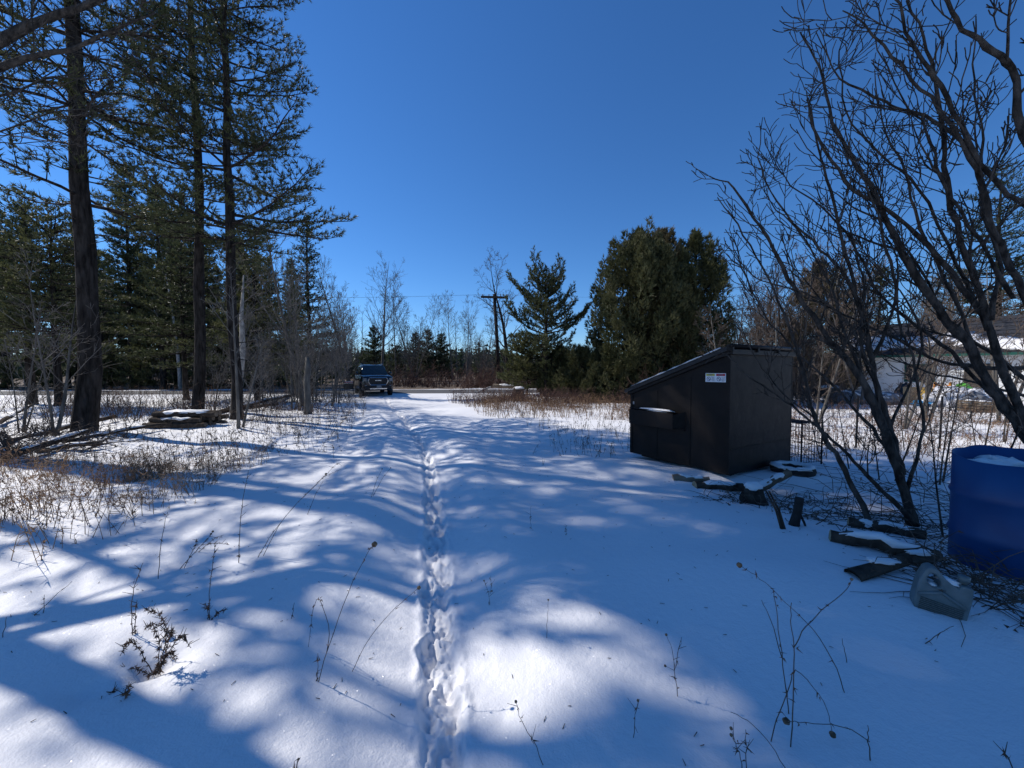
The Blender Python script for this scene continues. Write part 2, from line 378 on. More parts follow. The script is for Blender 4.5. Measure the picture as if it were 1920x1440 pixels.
def build_ground():
    deg = math.pi/180
    def seg(a, b, st): return np.arange(a*deg, b*deg, st)
    th = np.concatenate([seg(-180, -78, .04), seg(-78, -26, .007), seg(-26, -4, .003), seg(-4, 70, .0068), seg(70, 180, .04)])
    r = [0.35]
    while r[-1] < 3500:
        q = r[-1]
        r.append(q*(1.06 if q < .9 else 1.007 if q < 5 else 1.0095 if q < 12 else 1.014 if q < 40 else 1.05 if q < 200 else 1.25))
    r = np.array(r); nr, nt = len(r), len(th)
    X = np.outer(r, np.sin(th)); Y = np.outer(r, np.cos(th))
    x = np.concatenate([X.ravel(), [0.0]]); y = np.concatenate([Y.ravel(), [0.0]])
    z = ground_h(x, y)
    i = np.arange(nr-1)[:, None]*nt; j = np.arange(nt)[None]; j2 = (j+1) % nt
    Q = np.stack([i+j, i+nt+j, i+nt+j2, i+j2], axis=-1).reshape(-1, 4)[:, ::-1]
    T = np.stack([np.full(nt, nr*nt), np.arange(nt), (np.arange(nt)+1) % nt], axis=1)[:, ::-1]
    me = mk_mesh('snowy_ground', np.stack([x, y, z], 1), Q, T, True)
    # where the snow lies thin
    d = np.abs(x-trail_x(y))
    left = sstep(2.2, 4.5, trail_x(y)-x)*sstep(2.0, 3.6, y)*(1-sstep(26, 28, y))
    right = sstep(1.5, 3.5, x-trail_x(y)-3)*sstep(7.5, 10.5, y)
    band = sstep(4.2, 5.0, x)*sstep(2.0, 3.0, y)
    lit = np.maximum.reduce([left*.38, right*.46, band*.42])
    lit = lit+.12*vnoise(x, y, 1.7, 31)*np.maximum(left, right)
    lit = np.maximum(lit, .72*sstep(33.6, 35, y-.075*x)*(1-sstep(900, 1500, y)))     # forest floor beyond the road
    lit = np.where(y < 1.8, 0, lit)
    a = me.attributes.new('litter', 'FLOAT', 'POINT'); a.data.foreach_set('value', lit.astype(np.float32))
    me.materials.append(M['snow_ground'])
    o = link('snowy_ground', me); kind(o, 'structure', 'snow covered ground with a line of boot prints', 'ground')
    g = Geo()
    xs = np.concatenate([np.linspace(-220, -60, 9), np.linspace(-58, 60, 119), np.linspace(70, 220, 9)])
    V = []; 
    for w in (-2.6, -1.2, 0, 1.2, 2.6):
        V.append(np.stack([xs, ROAD_Y(xs)+w+.12*vnoise(xs, xs*0+w, 2.0, 40), np.full(len(xs), -.085)+(.02 if w == 0 else 0)], 1))
    n = len(xs); V = np.concatenate(V); Q = []
    for a_ in range(4):
        for i_ in range(n-1): Q.append([a_*n+i_, a_*n+i_+1, (a_+1)*n+i_+1, (a_+1)*n+i_])
    g.add(V, Q); kind(g.obj('road', M['road'], smooth=True), 'structure', 'ploughed grey road crossing behind the trees', 'road')
build_ground()
# ------------------------------------------------------------------ conifers
def pine_geo(seed, Ht=20, r0=.3, cb=5, Lmax=3.4, step=.6, dead=True, tuft=.17, dens=1.0, shape=.7, up=.25, w=.027, k=6, lean=0.0, per=5, tiers=0.35):
    rs = np.random.RandomState(seed); T = Geo(); C = Geo()
    zs = np.linspace(0, Ht, 15); wob = np.cumsum(rs.normal(size=(15, 2))*.035*Ht/20, axis=0); wob[0] = 0
    pts = np.stack([wob[:, 0]+lean*zs, wob[:, 1], zs-.15*(zs == 0)], 1)
    rad = r0*np.maximum(1-zs/Ht, .02)**.75; rad[0] *= 1.35; 
    fl = np.array([[0, 0, .35]]); pts = np.insert(pts, 1, pts[0]+fl[0], axis=0); rad = np.insert(rad, 1, r0*1.08)
    T.sweep(pts, rad, 12, True, .16, seed)
    def trunk_at(z): return np.array([np.interp(z, zs, wob[:, 0]+lean*zs), np.interp(z, zs, wob[:, 1]), z])
    s0 = []; s1 = []; ra = []; rb = []; TP = []; TD = []
    def branch(z, az, L, elev, leafy, br):
        n = 7; t = np.linspace(0, 1, n); p = [trunk_at(z)]
        a = az
        for i in range(1, n):
            a += rs.normal()*.10; e = elev+up*1.3*t[i]**1.5+rs.normal()*.07
            p.append(p[-1]+np.array([math.cos(a)*math.cos(e), math.sin(a)*math.cos(e), math.sin(e)])*L/(n-1))
        p = np.array(p); r = br*(1-t*.85)
        for i in range(n-1): s0.append(p[i]); s1.append(p[i+1]); ra.append(r[i]); rb.append(r[i+1])
        if not leafy:
            for q in range(rs.randint(2, 6)):
                f = rs.uniform(.3, .95); i = min(int(f*(n-1)), n-2); b = p[i]+(p[i+1]-p[i])*(f*(n-1)-i)
                dd = uvec(rs.normal(size=3)+np.array([math.cos(a), math.sin(a), .2])); s0.append(b); s1.append(b+dd*L*.25); ra.append(br*.25); rb.append(br*.08)
            return
        m = max(3, int(L/.185*dens)); sgn = 1
        start = .22 if L > 1.5 else .05
        for f in np.linspace(start, 1.0, m):
            f = min(1, max(.02, f+rs.normal()*.02)); i = min(int(f*(n-1)), n-2); b = p[i]+(p[i+1]-p[i])*(f*(n-1)-i)
            dm = uvec(p[i+1]-p[i]); side = uvec(np.cross(dm, [0, 0, 1.0]))*sgn; sgn = -sgn
            l = (.25+.34*L*(1-f)**.8*min(1, f*3))*rs.uniform(.6, 1.25)
            d = uvec(dm*.75+side*rs.uniform(.5, 1.0)*(0.15 if f > .97 else 1)+np.array([0, 0, rs.uniform(-.05, .45)]))
            e_ = b+d*l; e_[2] += .12*l
            s0.append(b); s1.append(e_); ra.append(.012); rb.append(.004)
            nt_ = max(2, int(l/.085*dens))
            for q in np.linspace(.25, 1, nt_):
                TP.append(b+(e_-b)*q+rs.normal(size=3)*.03); TD.append(d*.7+np.array([0, 0, .35])+rs.normal(size=3)*.35)
    z = cb; az = rs.uniform(0, 6.3)
    while z < Ht-.3:
        t = (z-cb)/(Ht-cb); prof = (1-t)**shape*(.55+.45*min(1, t*6+.35))
        nb = per+rs.randint(-1, 2)
        gap = rs.uniform(1-tiers, 1+tiers*.3)
        for i in range(nb):
            az += 2*math.pi/nb+rs.normal()*.35
            L = max(.3, Lmax*prof*gap*rs.uniform(.55, 1.15))
            branch(z+rs.normal()*.12, az, L, -.12+.5*t+rs.normal()*.1, True, .012+.011*L)
        z += step*rs.uniform(.75, 1.3)*(1-.35*t)
    branch(Ht-.35, 0, .35, 1.35, True, .012)
    if dead:
        z = 1.6
        while z < cb:
            branch(z, rs.uniform(0, 6.3), rs.uniform(.5, 2.2), rs.uniform(-.25, .15), False, rs.uniform(.01, .022)); z += rs.uniform(.2, .55)
    T.tubes(s0, s1, ra, rb, 4)
    C.blades(np.array(TP), np.array(TD), tuft, w, k, .42, rs)
    return T, C
def conifer(name, label, cat, geo, loc, rz=0, scale=1.0, group=None, bark='bark', needle='needle'):
    o = thing(name, label, cat, loc, rz, group, scale)
    geo[0].obj('trunk', M[bark], o, True); geo[1].obj('crown', M[needle], o)
    return o
def cedar_geo(seed, Ht=9, Rx=1.6, cb=.4, n=9000, k=5, shape=.55, L=.16, w=.035, plumes=90):
    """dense evergreen built from many upright plumes of foliage, with an uneven outline and dark gaps"""
    rs = np.random.RandomState(seed); T = Geo(); C = Geo()
    T.sweep([(0, 0, -.15), (.03, 0, Ht*.3), (0, .05, Ht*.65), (0, 0, Ht*.93)], [.2, .16, .09, .02], 9, True, .12, seed)
    t = rs.uniform(0, 1, plumes)**1.05; az = rs.uniform(0, 2*math.pi, plumes)
    prof = np.minimum(1, (t*4.5)**.6+.3)*np.maximum(1-t**1.7, 0)**shape
    rr = Rx*prof*rs.uniform(.72, 1.12, plumes); s = Ht/9.0
    cz = cb+t*(Ht-cb)*.93; pc = np.stack([np.cos(az)*rr, np.sin(az)*rr, cz], 1)
    pr = rs.uniform(.26, .52, plumes)*(.6+.4*prof)*min(1, Rx/1.6)*s**.3; ph = pr*rs.uniform(1.5, 2.9, plumes)
    top = np.argsort(-t)[:4]; pc[top, :2] *= .35; pc[top, 2] = Ht-ph[top]*1.0-rs.uniform(0, .5, 4)
    m = max(20, n//plumes); P_ = []; D_ = []
    for i in range(plumes):
        d = uvec(rs.normal(size=(m, 3))); f = rs.uniform(.55, 1.05, m)**.6
        taper = 1-.55*np.clip(d[:, 2], 0, 1)
        q = pc[i]+d*np.stack([pr[i]*taper, pr[i]*taper, np.full(m, ph[i])], 1)*f[:, None]; q[:, :2] += np.outer(d[:, 2]*ph[i]*.18, [math.cos(az[i]), math.sin(az[i])])
        P_.append(q); D_.append(d*np.array([.6, .6, .25])+np.array([math.cos(az[i])*.25, math.sin(az[i])*.25, .7]))
    ni = n//5; ta = rs.uniform(0, 1, ni); aa = rs.uniform(0, 6.3, ni); ra_ = Rx*.7*np.minimum(1, (ta*4.5)**.6+.3)*np.maximum(1-ta**1.7, 0)**shape*rs.uniform(.2, 1, ni)
    P_.append(np.stack([np.cos(aa)*ra_, np.sin(aa)*ra_, cb+ta*(Ht-cb)*.95], 1)); D_.append(np.stack([np.cos(aa)*.5, np.sin(aa)*.5, np.full(ni, .6)], 1))
    Pn = np.concatenate(P_); D = np.concatenate(D_); Pn[:, 2] = np.maximum(Pn[:, 2], .08)
    C.blades(Pn, D, L*rs.uniform(.7, 1.4, len(Pn)), w, k, .33, rs)
    b0 = pc.copy(); b0[:, :2] *= .03; b0[:, 2] = np.maximum(pc[:, 2]-.6*rr, .2)
    T.tubes(b0, pc, .03, .008, 4)
    return T, C

# ------------------------------------------------------------------ bare trees and shrubs
def grow(rs, p, d, L, r, level, out, P_):
    """one bare branch with its twigs; out collects (p0, p1, r0, r1, level)"""
    n = P_['n'][level]; p = np.array(p, float); d = uvec(np.array(d, float)); st = L/n
    kids = P_['kids'][level]; tip = P_['tip']
    where = np.sort(rs.uniform(P_['from'][level], 1.0, kids)) if kids else []
    wi = 0; az = rs.uniform(0, 6.3)
    for i in range(n):
        f0, f1 = i/n, (i+1)/n
        d = uvec(d+rs.normal(size=3)*P_['wig'][level]+np.array([0, 0, P_['up'][level]]))
        q = p+d*st; ra = r*(1-f0)+tip*f0; rb = r*(1-f1)+tip*f1
        if level > 0: ra = max(ra, tip); rb = max(rb, tip*(.3 if i == n-1 else .8))
        out.append((p, q, ra, rb, level))
        while wi < kids and where[wi] <= f1:
            if level+1 < len(P_['n']):
                az += 2.4+rs.normal()*.5
                a = uvec(np.cross(d, [.3, .2, 1.0])); b = np.cross(d, a)
                sp = P_['ang'][level]*rs.uniform(.7, 1.3)
                nd = d*math.cos(sp)+(a*math.cos(az)+b*math.sin(az))*math.sin(sp)
                f = where[wi]; rr = (r*(1-f)+tip*f)
                grow(rs, p+(q-p)*((f-f0)*n), nd, L*P_['len'][level]*(1-.55*f)*rs.uniform(.65, 1.25), max(rr*P_['thin'][level], tip), level+1, out, P_)
            wi += 1
        p = q
PT = dict(n=[12, 6, 4, 2], kids=[20, 8, 5, 0], wig=[.018, .06, .09, .11], up=[.03, .07, .05, .03], ang=[.75, .7, .7, .6], len=[.36, .5, .55, .5], thin=[.42, .5, .55, .5], tip=.006)
PT['from'] = [.25, .15, .15, .1]
def seg_geo(out, thick_sides=7, lim=0):
    T = Geo(); C = Geo()
    for lv in sorted(set(o[4] for o in out)):
        S = [o for o in out if o[4] == lv]
        (T if lv <= lim else C).tubes([s[0] for s in S], [s[1] for s in S], [s[2] for s in S], [s[3] for s in S], thick_sides if lv == 0 else 4 if lv == 1 else 3)
    return T, C
def bare_geo(seed, Ht=10, r=.12, stems=1, **kw):
    rs = np.random.RandomState(seed); P_ = dict(PT); P_.update(kw); out = []
    for i in range(stems):
        a = rs.uniform(0, 6.3); sp = 0.03 if stems == 1 else rs.uniform(.08, .3)
        grow(rs, (math.cos(a)*.06*(stems > 1), math.sin(a)*.06*(stems > 1), -.12), (math.cos(a)*sp, math.sin(a)*sp, 1), Ht*(1 if i == 0 else rs.uniform(.6, .95)), r*(1 if i == 0 else rs.uniform(.5, .9)), 0, out, P_)
    return seg_geo(out)
def bare_tree(name, label, cat, geo, loc, rz=0, scale=1.0, group=None, bark='bark_grey', twig='twig_grey'):
    o = thing(name, label, cat, loc, rz, group, scale)
    geo[0].obj('trunk', M[bark], o, True); geo[1].obj('crown', M[twig], o)
    return o

RNG = random.Random(3)
# the three tall pines at the left that stand in view, nearest first
conifer('pine_tree', 'thickest pine trunk at far left, rising above the brush pile', 'pine tree',
        pine_geo(101, 23, .235, 6.2, 4.4, .72, dens=1.08, k=8, lean=0, tiers=.8, tuft=.175, w=.025), at(-11.5, 10.3), 0.4, needle='needle', bark='bark')
conifer('pine_tree', 'tall slim pine behind the log pile, left of its twin', 'pine tree',
        pine_geo(102, 22, .18, 6.4, 3.5, .74, dens=1.05, k=8, tiers=.8, tuft=.175, w=.025), at(-11.45, 14.0), 1.3)
conifer('pine_tree', 'tall pine with branches reaching into the open sky, rightmost of the tall pines', 'pine tree',
        pine_geo(103, 20, .165, 5.2, 3.9, .68, dens=1.1, k=8, tiers=.8, tuft=.175, w=.025), at(-9.1, 12.7), 2.2, needle='needle')
# tall trees standing left of the camera; their shade dapples the driveway
conifer('pine_tree', 'high crowned pine left of the view, unseen, shading the snow', 'pine tree',
        pine_geo(104, 28.5, .27, 16.8, 3.9, .8, dens=.8, k=6, tuft=.34, w=.12, tiers=.5, shape=.28, per=5), at(-13.6, 8.7), .5)  # out of view; high clumpy crown shaped for the shade it throws
t6 = conifer('pine_tree', 'tall pine farther left of the thickest trunk, outside the view', 'pine tree',
        pine_geo(106, 29, .25, 18.2, 4.1, .7, dens=.85, k=6, tuft=.34, w=.12, tiers=.4, shape=.28, per=6), at(-16.2, 9.6), 1.5)
copy_thing(t6, at(-17.8, 10.9), 3.6, 1.0, 'tall pine farthest left in the row of shade trees')
conifer('pine_tree', 'thin crowned pine left of the camera, outside the view', 'pine tree',
        pine_geo(107, 14, .15, 8.6, 1.9, 1.3, dens=.75, k=6, tuft=.32, w=.11, tiers=.6, shape=.3, per=4), at(-12.2, 6.7), .5)

# wood beyond the road, left: tall pines, low evergreens, trunks
BG = [conifer('pine_tree', 'tall dark pine in the wood beyond the road at left', 'pine tree', pine_geo(110+i, h, .24, cbase, lm, .62, dens=.85, k=5, tuft=.36, w=.085, shape=.6, per=6), (0, 0, -500), group='tall pines beyond the road', needle=nd)
      for i, (h, cbase, lm, nd) in enumerate([(20, 5.0, 3.4, 'needle'), (18, 3.0, 3.0, 'needle_olive'), (22, 7.5, 3.2, 'needle_dark')])]
PINE_KINDS = ['tall mid green pine with a broad crown', 'olive green pine with low boughs', 'very tall dark pine with a bare lower trunk']
for b, l_ in zip(BG, PINE_KINDS): b['label'] = l_+' in the front row beyond the road'
spots = [(-56, 40), (-50, 37), (-45.5, 41), (-42, 36.5), (-38.5, 39.5), (-35.5, 36), (-33, 42), (-30.5, 37), (-28, 40), (-25.5, 36.5), (-21.5, 38),
         (-52, 48), (-46, 52), (-40, 47), (-35, 51), (-30, 48), (-60, 46), (-66, 40), (-58, 56), (-33, 58), (-44, 58), (-47.5, 36.0), (-40.5, 43.0), (-34.0, 39.0), (-28.8, 44.0), (-26.8, 38.4), (-53.5, 42.5)]
for i, (x, y) in enumerate(spots):
    b = BG[[0, 1, 2, 1, 0, 2, 1][i % 7]]; sc = RNG.uniform(.62, .95)*(0.82 if x > -27 else 1)
    if i < 3 and b.location.z < -100: pass
    copy_thing(b, at(x, y), RNG.uniform(0, 6.3), sc, PINE_KINDS[BG.index(b)]+(' in the front row beyond the road' if y < 44 else ' deep in the wood beyond the road'))
for b, (x, y) in zip(BG, [(-48, 43.5), (-31.5, 34.8), (-37.5, 44)]):
    b.location = at(x, y)
low = conifer('evergreen_sapling', 'low bushy evergreen along the far edge of the road at left', 'evergreen', pine_geo(121, 4.2, .06, .3, 1.7, .36, False, .26, 1.1, .8, .2, .05, 6), at(-36, 34.6), .3, 1, 'low evergreens along the road', needle='needle_olive')
for i in range(15):
    x = -58+i*2.75+RNG.uniform(-.8, .8)
    copy_thing(low, at(x, RNG.uniform(34.6, 36.2)+.075*x+1.9), RNG.uniform(0, 6), RNG.uniform(.55, 1.15))
# trunks with no foliage low down, in the wood
pole_g = bare_tree('slim_tree', 'slim dark trunk in the wood behind the road at left', 'tree', bare_geo(131, 15, .13, 1, kids=[14, 4, 0, 0], **{'from': [.35, .2, .2, .1]}), at(-34.2, 38), 0, 1, 'slim trunks in the left wood', 'bark', 'twig')
for i in range(16):
    x = RNG.uniform(-56, -17.5); copy_thing(pole_g, at(x, RNG.uniform(36.5, 46)), RNG.uniform(0, 6), RNG.uniform(.6, 1.15))
bare_tree('birch_tree', 'pale slim trunk standing between the dark trunks beyond the road', 'tree', bare_geo(132, 14, .17, 1, kids=[12, 5, 0, 0]), at(-30.1, 34.9), 0, 1, None, 'bark_pale', 'twig_grey')
# pale leaning trunk between the two slim pines
o = thing('leaning_trunk', 'short pale leaning trunk between the two slim pines', 'tree', at(-10.55, 14.6))
g = Geo(); g.sweep([(0, 0, -.1), (.05, 0, .6), (.22, .05, 1.5), (.3, .1, 2.4), (.28, .1, 3.6), (.4, .1, 5.2)], [.17, .14, .12, .10, .07, .02], 9, True, .15, 4); g.obj('trunk', M['bark_pale'], o, True)
g = Geo(); rs = np.random.RandomState(4); out = []
for z in (2.3, 2.9, 3.5, 4.1, 4.6): grow(rs, (.28, .08, z), (rs.normal(), rs.normal(), .6), 1.3, .02, 1, out, PT)
seg_geo(out)[1].obj('crown', M['twig_grey'], o)
# mid evergreens: dark spruce behind the thicket, olive boughs
conifer('spruce_tree', 'dark pointed evergreen above the grey thicket, left of the parked car', 'evergreen', pine_geo(141, 11.8, .17, .8, 2.5, .42, False, .2, 1.0, .8, .15, .045, 6), at(-13.6, 26.0), .4, needle='needle_dark')
conifer('pine_tree', 'olive young pine just behind the rightmost tall pine', 'pine tree', pine_geo(142, 9.0, .12, 1.6, 3.0, .5, False, .19, .95, .5, .2, .042, 6, per=6, tiers=.5), at(-13.6, 20.5), .9, needle='needle_olive')
conifer('pine_tree', 'broad young pine with drooping boughs behind the slim pine trunks', 'pine tree', pine_geo(143, 8.6, .14, 2.0, 3.4, .5, False, .2, .95, .5, .15, .042, 6, per=6, tiers=.5), at(-18.2, 21.5), .2, needle='needle')
conifer('pine_tree', 'young pine with olive boughs behind the thickest trunk', 'pine tree', pine_geo(144, 8.8, .15, 2.4, 3.2, .5, False, .2, .95, .5, .15, .042, 6, per=6, tiers=.5), at(-20.5, 17.4), 2.4, needle='needle_olive')
conifer('pine_tree', 'dense young pine filling the left edge of the picture', 'pine tree', pine_geo(145, 10.0, .16, 2.2, 3.2, .5, False, .2, .95, .5, .15, .042, 6, per=6, tiers=.5), at(-23.2, 18.6), 1.4, needle='needle')

# saplings in the left foreground
SAP = dict(n=[9, 6, 4, 3], kids=[11, 5, 3, 0], tip=.0035)
bare_tree('bare_sapling', 'bare forked grey sapling in front of the rightmost tall pine', 'sapling', bare_geo(151, 4.4, .05, 2, **SAP), at(-7.55, 10.6), .4)
bare_tree('bare_sapling', 'bare sapling close in front of the thickest pine trunk', 'sapling', bare_geo(152, 4.6, .045, 2, **SAP), at(-11.5, 9.6), 2.0)
bare_tree('bare_sapling', 'slender bare sapling left of the thickest pine, arching over the snow', 'sapling', bare_geo(153, 3.6, .035, 3, **SAP), at(-12.7, 9.9), 1.0)
bare_tree('birch_tree', 'tallest slim grey tree of the thicket left of the parked car', 'tree', bare_geo(154, 9.6, .085, 2, kids=[22, 6, 3, 0], tip=.005, **{'up': [.02, .12, .1, .06]}), at(-9.6, 17.8), 1.0)
o = thing('dead_tree', 'broken grey trunk with peeling bark at the edge of the thicket', 'tree', at(-7.55, 14.2))
g = Geo(); g.sweep([(0, 0, -.1), (.02, 0, .5), (-.02, 0, 1.1), (.02, .02, 1.7), (.0, .02, 2.1)], [.13, .105, .095, .085, .05], 9, True, .35, 9); g.obj('trunk', M['bark_grey'], o, True)
thk = [bare_geo(160+i, h, .035, st, kids=[14, 5, 3, 0], n=[8, 5, 4, 3], tip=.0045, up=[.02, .1, .08, .05]) for i, (h, st) in enumerate([(5.2, 3), (4.2, 4), (6.2, 2)])]
first = [bare_tree('bare_sapling', 'grey leafless sapling in the thicket left of the parked car', 'sapling', g_, (0, 0, -500), group='thicket left of the parked car') for g_ in thk]
tpos = [(-8.6, 15.6), (-8.2, 17.4), (-9.4, 16.4), (-9.9, 19.2), (-10.6, 17.2), (-8.9, 19.6), (-9.6, 21.0), (-11.6, 23.4), (-11.6, 20.6), (-12.0, 18.6), (-12.6, 22.6), (-13.2, 24.2), (-7.9, 15.0), (-12.6, 16.2), (-14.2, 22.0), (-9.9, 15.0), (-13.6, 19.0), (-11.9, 25.6), (-14.6, 25.2)]
for i, (x, y) in enumerate(tpos):
    lb = ['three stemmed grey sapling', 'bushy four stemmed grey sapling', 'tall two stemmed grey sapling'][i % 3]+(' at the near edge of the thicket left of the car' if y < 17.5 else ' at the back of the thicket left of the car' if y > 22 else ' amid the thicket left of the car')
    if i < 3: first[i].location = at(x, y); first[i]['label'] = lb
    else: copy_thing(first[i % 3], at(x, y), RNG.uniform(0, 6.3), RNG.uniform(.7, 1.12), lb)

# bare trees beyond the road, middle
bare_tree('bare_tree', 'rounded bare tree with many limbs behind the parked car, left', 'tree', bare_geo(171, 14, .2, 3, tip=.010, ang=[.6, .6, .6, .5]), at(-19.8, 47), 0)
tallb = bare_tree('bare_tree', 'tallest straight bare tree above the parked car', 'tree', bare_geo(172, 16.0, .2, 1, tip=.010, up=[.01, .12, .1, .06]), at(-16.6, 49), 0)
mb = bare_tree('bare_tree', 'thin bare tree just right of the tallest one above the car', 'tree', bare_geo(173, 13, .12, 1, tip=.009, up=[.01, .12, .1, .06]), at(-15.2, 50.5), 1)
spread_g = bare_tree('bare_tree', 'bare spreading tree with forked stems right of the car', 'tree', bare_geo(174, 12, .14, 4, tip=.009, up=[.01, .12, .1, .06]), at(-13.0, 51.5), 0)
copy_thing(mb, at(-9.0, 58), 2.0, .95, 'left of two slim bare trees left of the utility pole')
copy_thing(mb, at(-7.0, 59), 4.4, .9, 'right of two slim bare trees left of the utility pole')
copy_thing(mb, at(-11.2, 62), 3.4, .62, 'small faint bare tree between the car and the utility pole')
bare_tree('bare_tree', 'large old bare tree with curved limbs beside the utility pole', 'tree', bare_geo(175, 13.6, .30, 1, kids=[20, 8, 6, 0], tip=.010, wig=[.05, .16, .18, .18], ang=[.95, .7, .7, .6], **{'from': [.16, .15, .15, .1]}), at(-.35, 43.0), .5, 1, None, 'bark', 'twig')
copy_thing(spread_g, at(-3.6, 47), 2.5, .72, 'low faint bare tree leaning left of the utility pole')
copy_thing(spread_g, at(-22.5, 45.5), 1.2, .85, 'bare tree at the left end of the row behind the car')
sp_ = conifer('pine_tree', 'small dark pine against the sky just above the parked car', 'pine tree', pine_geo(181, 7.6, .12, .8, 2.4, .5, False, .32, .85, .6, .2, .09, 5), at(-18.9, 53), 0, needle='needle_dark')
for x, y, s, lb in [(-14.9, 60, .98, 'small round pine between the bare trees right of the car'), (-12.6, 58, 1.02, 'wide small pine right of the car on the skyline'), (-10.8, 59, .95, 'small pine farthest right on the skyline left of the pole'),
                    (-17.0, 57, .7, 'low pine behind the tallest bare tree')]:
    copy_thing(sp_, at(x, y), RNG.uniform(0, 6), s, lb)

# far wood: one mass of treetops on the rise, plus the dark brush at its foot
rs = np.random.RandomState(77); g = Geo()
n = 3200; X = rs.uniform(-150, 190, n); Y = rs.uniform(70, 200, n); keep = np.abs(X/Y) < 1.9; X = X[keep]; Y = Y[keep]
hh = rs.uniform(3.5, 6.8, len(X))*(1-.25*(X > 0)); Z = base_h(X, Y)
up = np.zeros((len(X), 3)); up[:, 2] = 1
g.tubes(np.stack([X, Y, Z-.3], 1), np.stack([X, Y, Z+hh], 1), .09, .02, 3)
for f in np.linspace(.15, 1, 7):
    g.blades(np.stack([X, Y, Z+hh*f], 1), up*(.1 if f < .95 else 1), 1.9*(1.08-f)+.35, .75, 4, .75, rs)
kind(g.obj('far_wood', M['needle_dark']), 'stuff', 'distant dark wood along the skyline', 'wood')
g = Geo(); n = 620; X = rs.uniform(-75, 40, n); Y = rs.uniform(56, 110, n); Z = base_h(X, Y); hh = rs.uniform(5, 10.5, n)*(.55+.45*(X < -6)); p0 = np.stack([X, Y, Z-.2], 1); p1 = np.stack([X+rs.normal(size=n)*.4, Y, Z+hh], 1)
g.tubes(p0, p1, .07, .015, 3)
for k in range(14):
    f = rs.uniform(.25, .98, n)[:, None]; q = p0+(p1-p0)*f; dv = uvec(np.stack([rs.normal(size=n), rs.normal(size=n), rs.uniform(.6, 1.8, n)], 1))*(hh*(1.1-f[:, 0])*.42)[:, None]; g.tubes(q, q+dv, .022, .008, 3)
kind(g.obj('far_wood', M['twig_grey']), 'stuff', 'distant bare grey trees along the skyline', 'wood')
def thicket(name, label, n, region, hr, mat_, seed, stems=6, tw=8, rad=.012, lean=.35):
    """tangled shrubs that read as one mass"""
    rs = np.random.RandomState(seed); x0, y0, x1, y1 = region; g = Geo()
    X = rs.uniform(x0, x1, n); Y = rs.uniform(y0, y1, n)
    a, b, c, d = [], [], [], []
    for i in range(n):
        hgt = rs.uniform(*hr)
        z = H(X[i], Y[i])
        for s in range(stems):
            dirn = uvec(np.array([rs.normal()*lean, rs.normal()*lean, 1.0])); p = np.array([X[i]+rs.normal()*.15, Y[i]+rs.normal()*.15, z-.05]); L = hgt*rs.uniform(.55, 1)
            m = 5; r = rad*rs.uniform(.7, 1.3); q0 = p
            for j in range(m):
                dirn = uvec(dirn+rs.normal(size=3)*.16+np.array([0, 0, -.03]))
                q = p+dirn*L/m; a.append(p); b.append(q); c.append(r*(1-j/m)+.003); d.append(r*(1-(j+1)/m)+.003)
                for t_ in range(rs.poisson(tw/m)):
                    tt = p+(q-p)*rs.uniform(); e = uvec(dirn*.7+rs.normal(size=3)*.6); l = L*rs.uniform(.12, .32)
                    mid = tt+e*l*.5; e2 = uvec(e+rs.normal(size=3)*.3+np.array([0, 0, .25])); a += [tt, mid]; b += [mid, mid+e2*l*.6]; c += [r*.45, r*.3]; d += [r*.3, r*.15]
                p = q
    g.tubes(a, b, c, d, 3)
    return kind(g.obj(name, M[mat_]), 'stuff', label, 'brush')
thicket('roadside_brush', 'reddish brown leafless brush beyond the road in the middle', 125, (-14, 36, 8, 42), (1.2, 3.4), 'twig_red', 201, 6, 8, .02)
thicket('roadside_brush', 'dark leafless undergrowth beyond the road behind the parked car', 110, (-40, 37.5, -12, 45), (1.5, 4.0), 'twig', 202, 5, 7, .025)
thicket('roadside_brush', 'brown leafless brush behind the cedars and the dumpster', 105, (8, 23, 26, 31), (2.5, 6.0), 'twig', 203, 6, 12, .018)
thicket('hedge_brush', 'tall brown twiggy brush between the dumpster and the house', 70, (10.0, 18.0, 16.4, 23), (2.0, 4.6), 'twig', 208, 6, 12, .013)
thicket('hedge_brush', 'reddish brush along the foot of the cedars left of the dumpster', 60, (5.5, 17.5, 12.0, 21.5), (.9, 2.4), 'twig_red', 204, 6, 9, .011)
thicket('roadside_brush', 'tall reddish brush between the utility pole and the lone pine', 60, (-4.5, 31.0+3, 4, 37), (1.6, 3.2), 'twig_red', 205, 6, 9, .018)
thicket('fallen_brush', 'heaped leafless brush under the thicket left of the parked car', 60, (-14, 15.5, -8.2, 25), (.5, 1.3), 'twig_grey', 206, 6, 8, .010, .8)
thicket('undergrowth', 'thin leafless undergrowth between the tall pine trunks', 75, (-19, 10.5, -7.8, 17.5), (.6, 1.9), 'twig', 207, 4, 6, .007, .4)

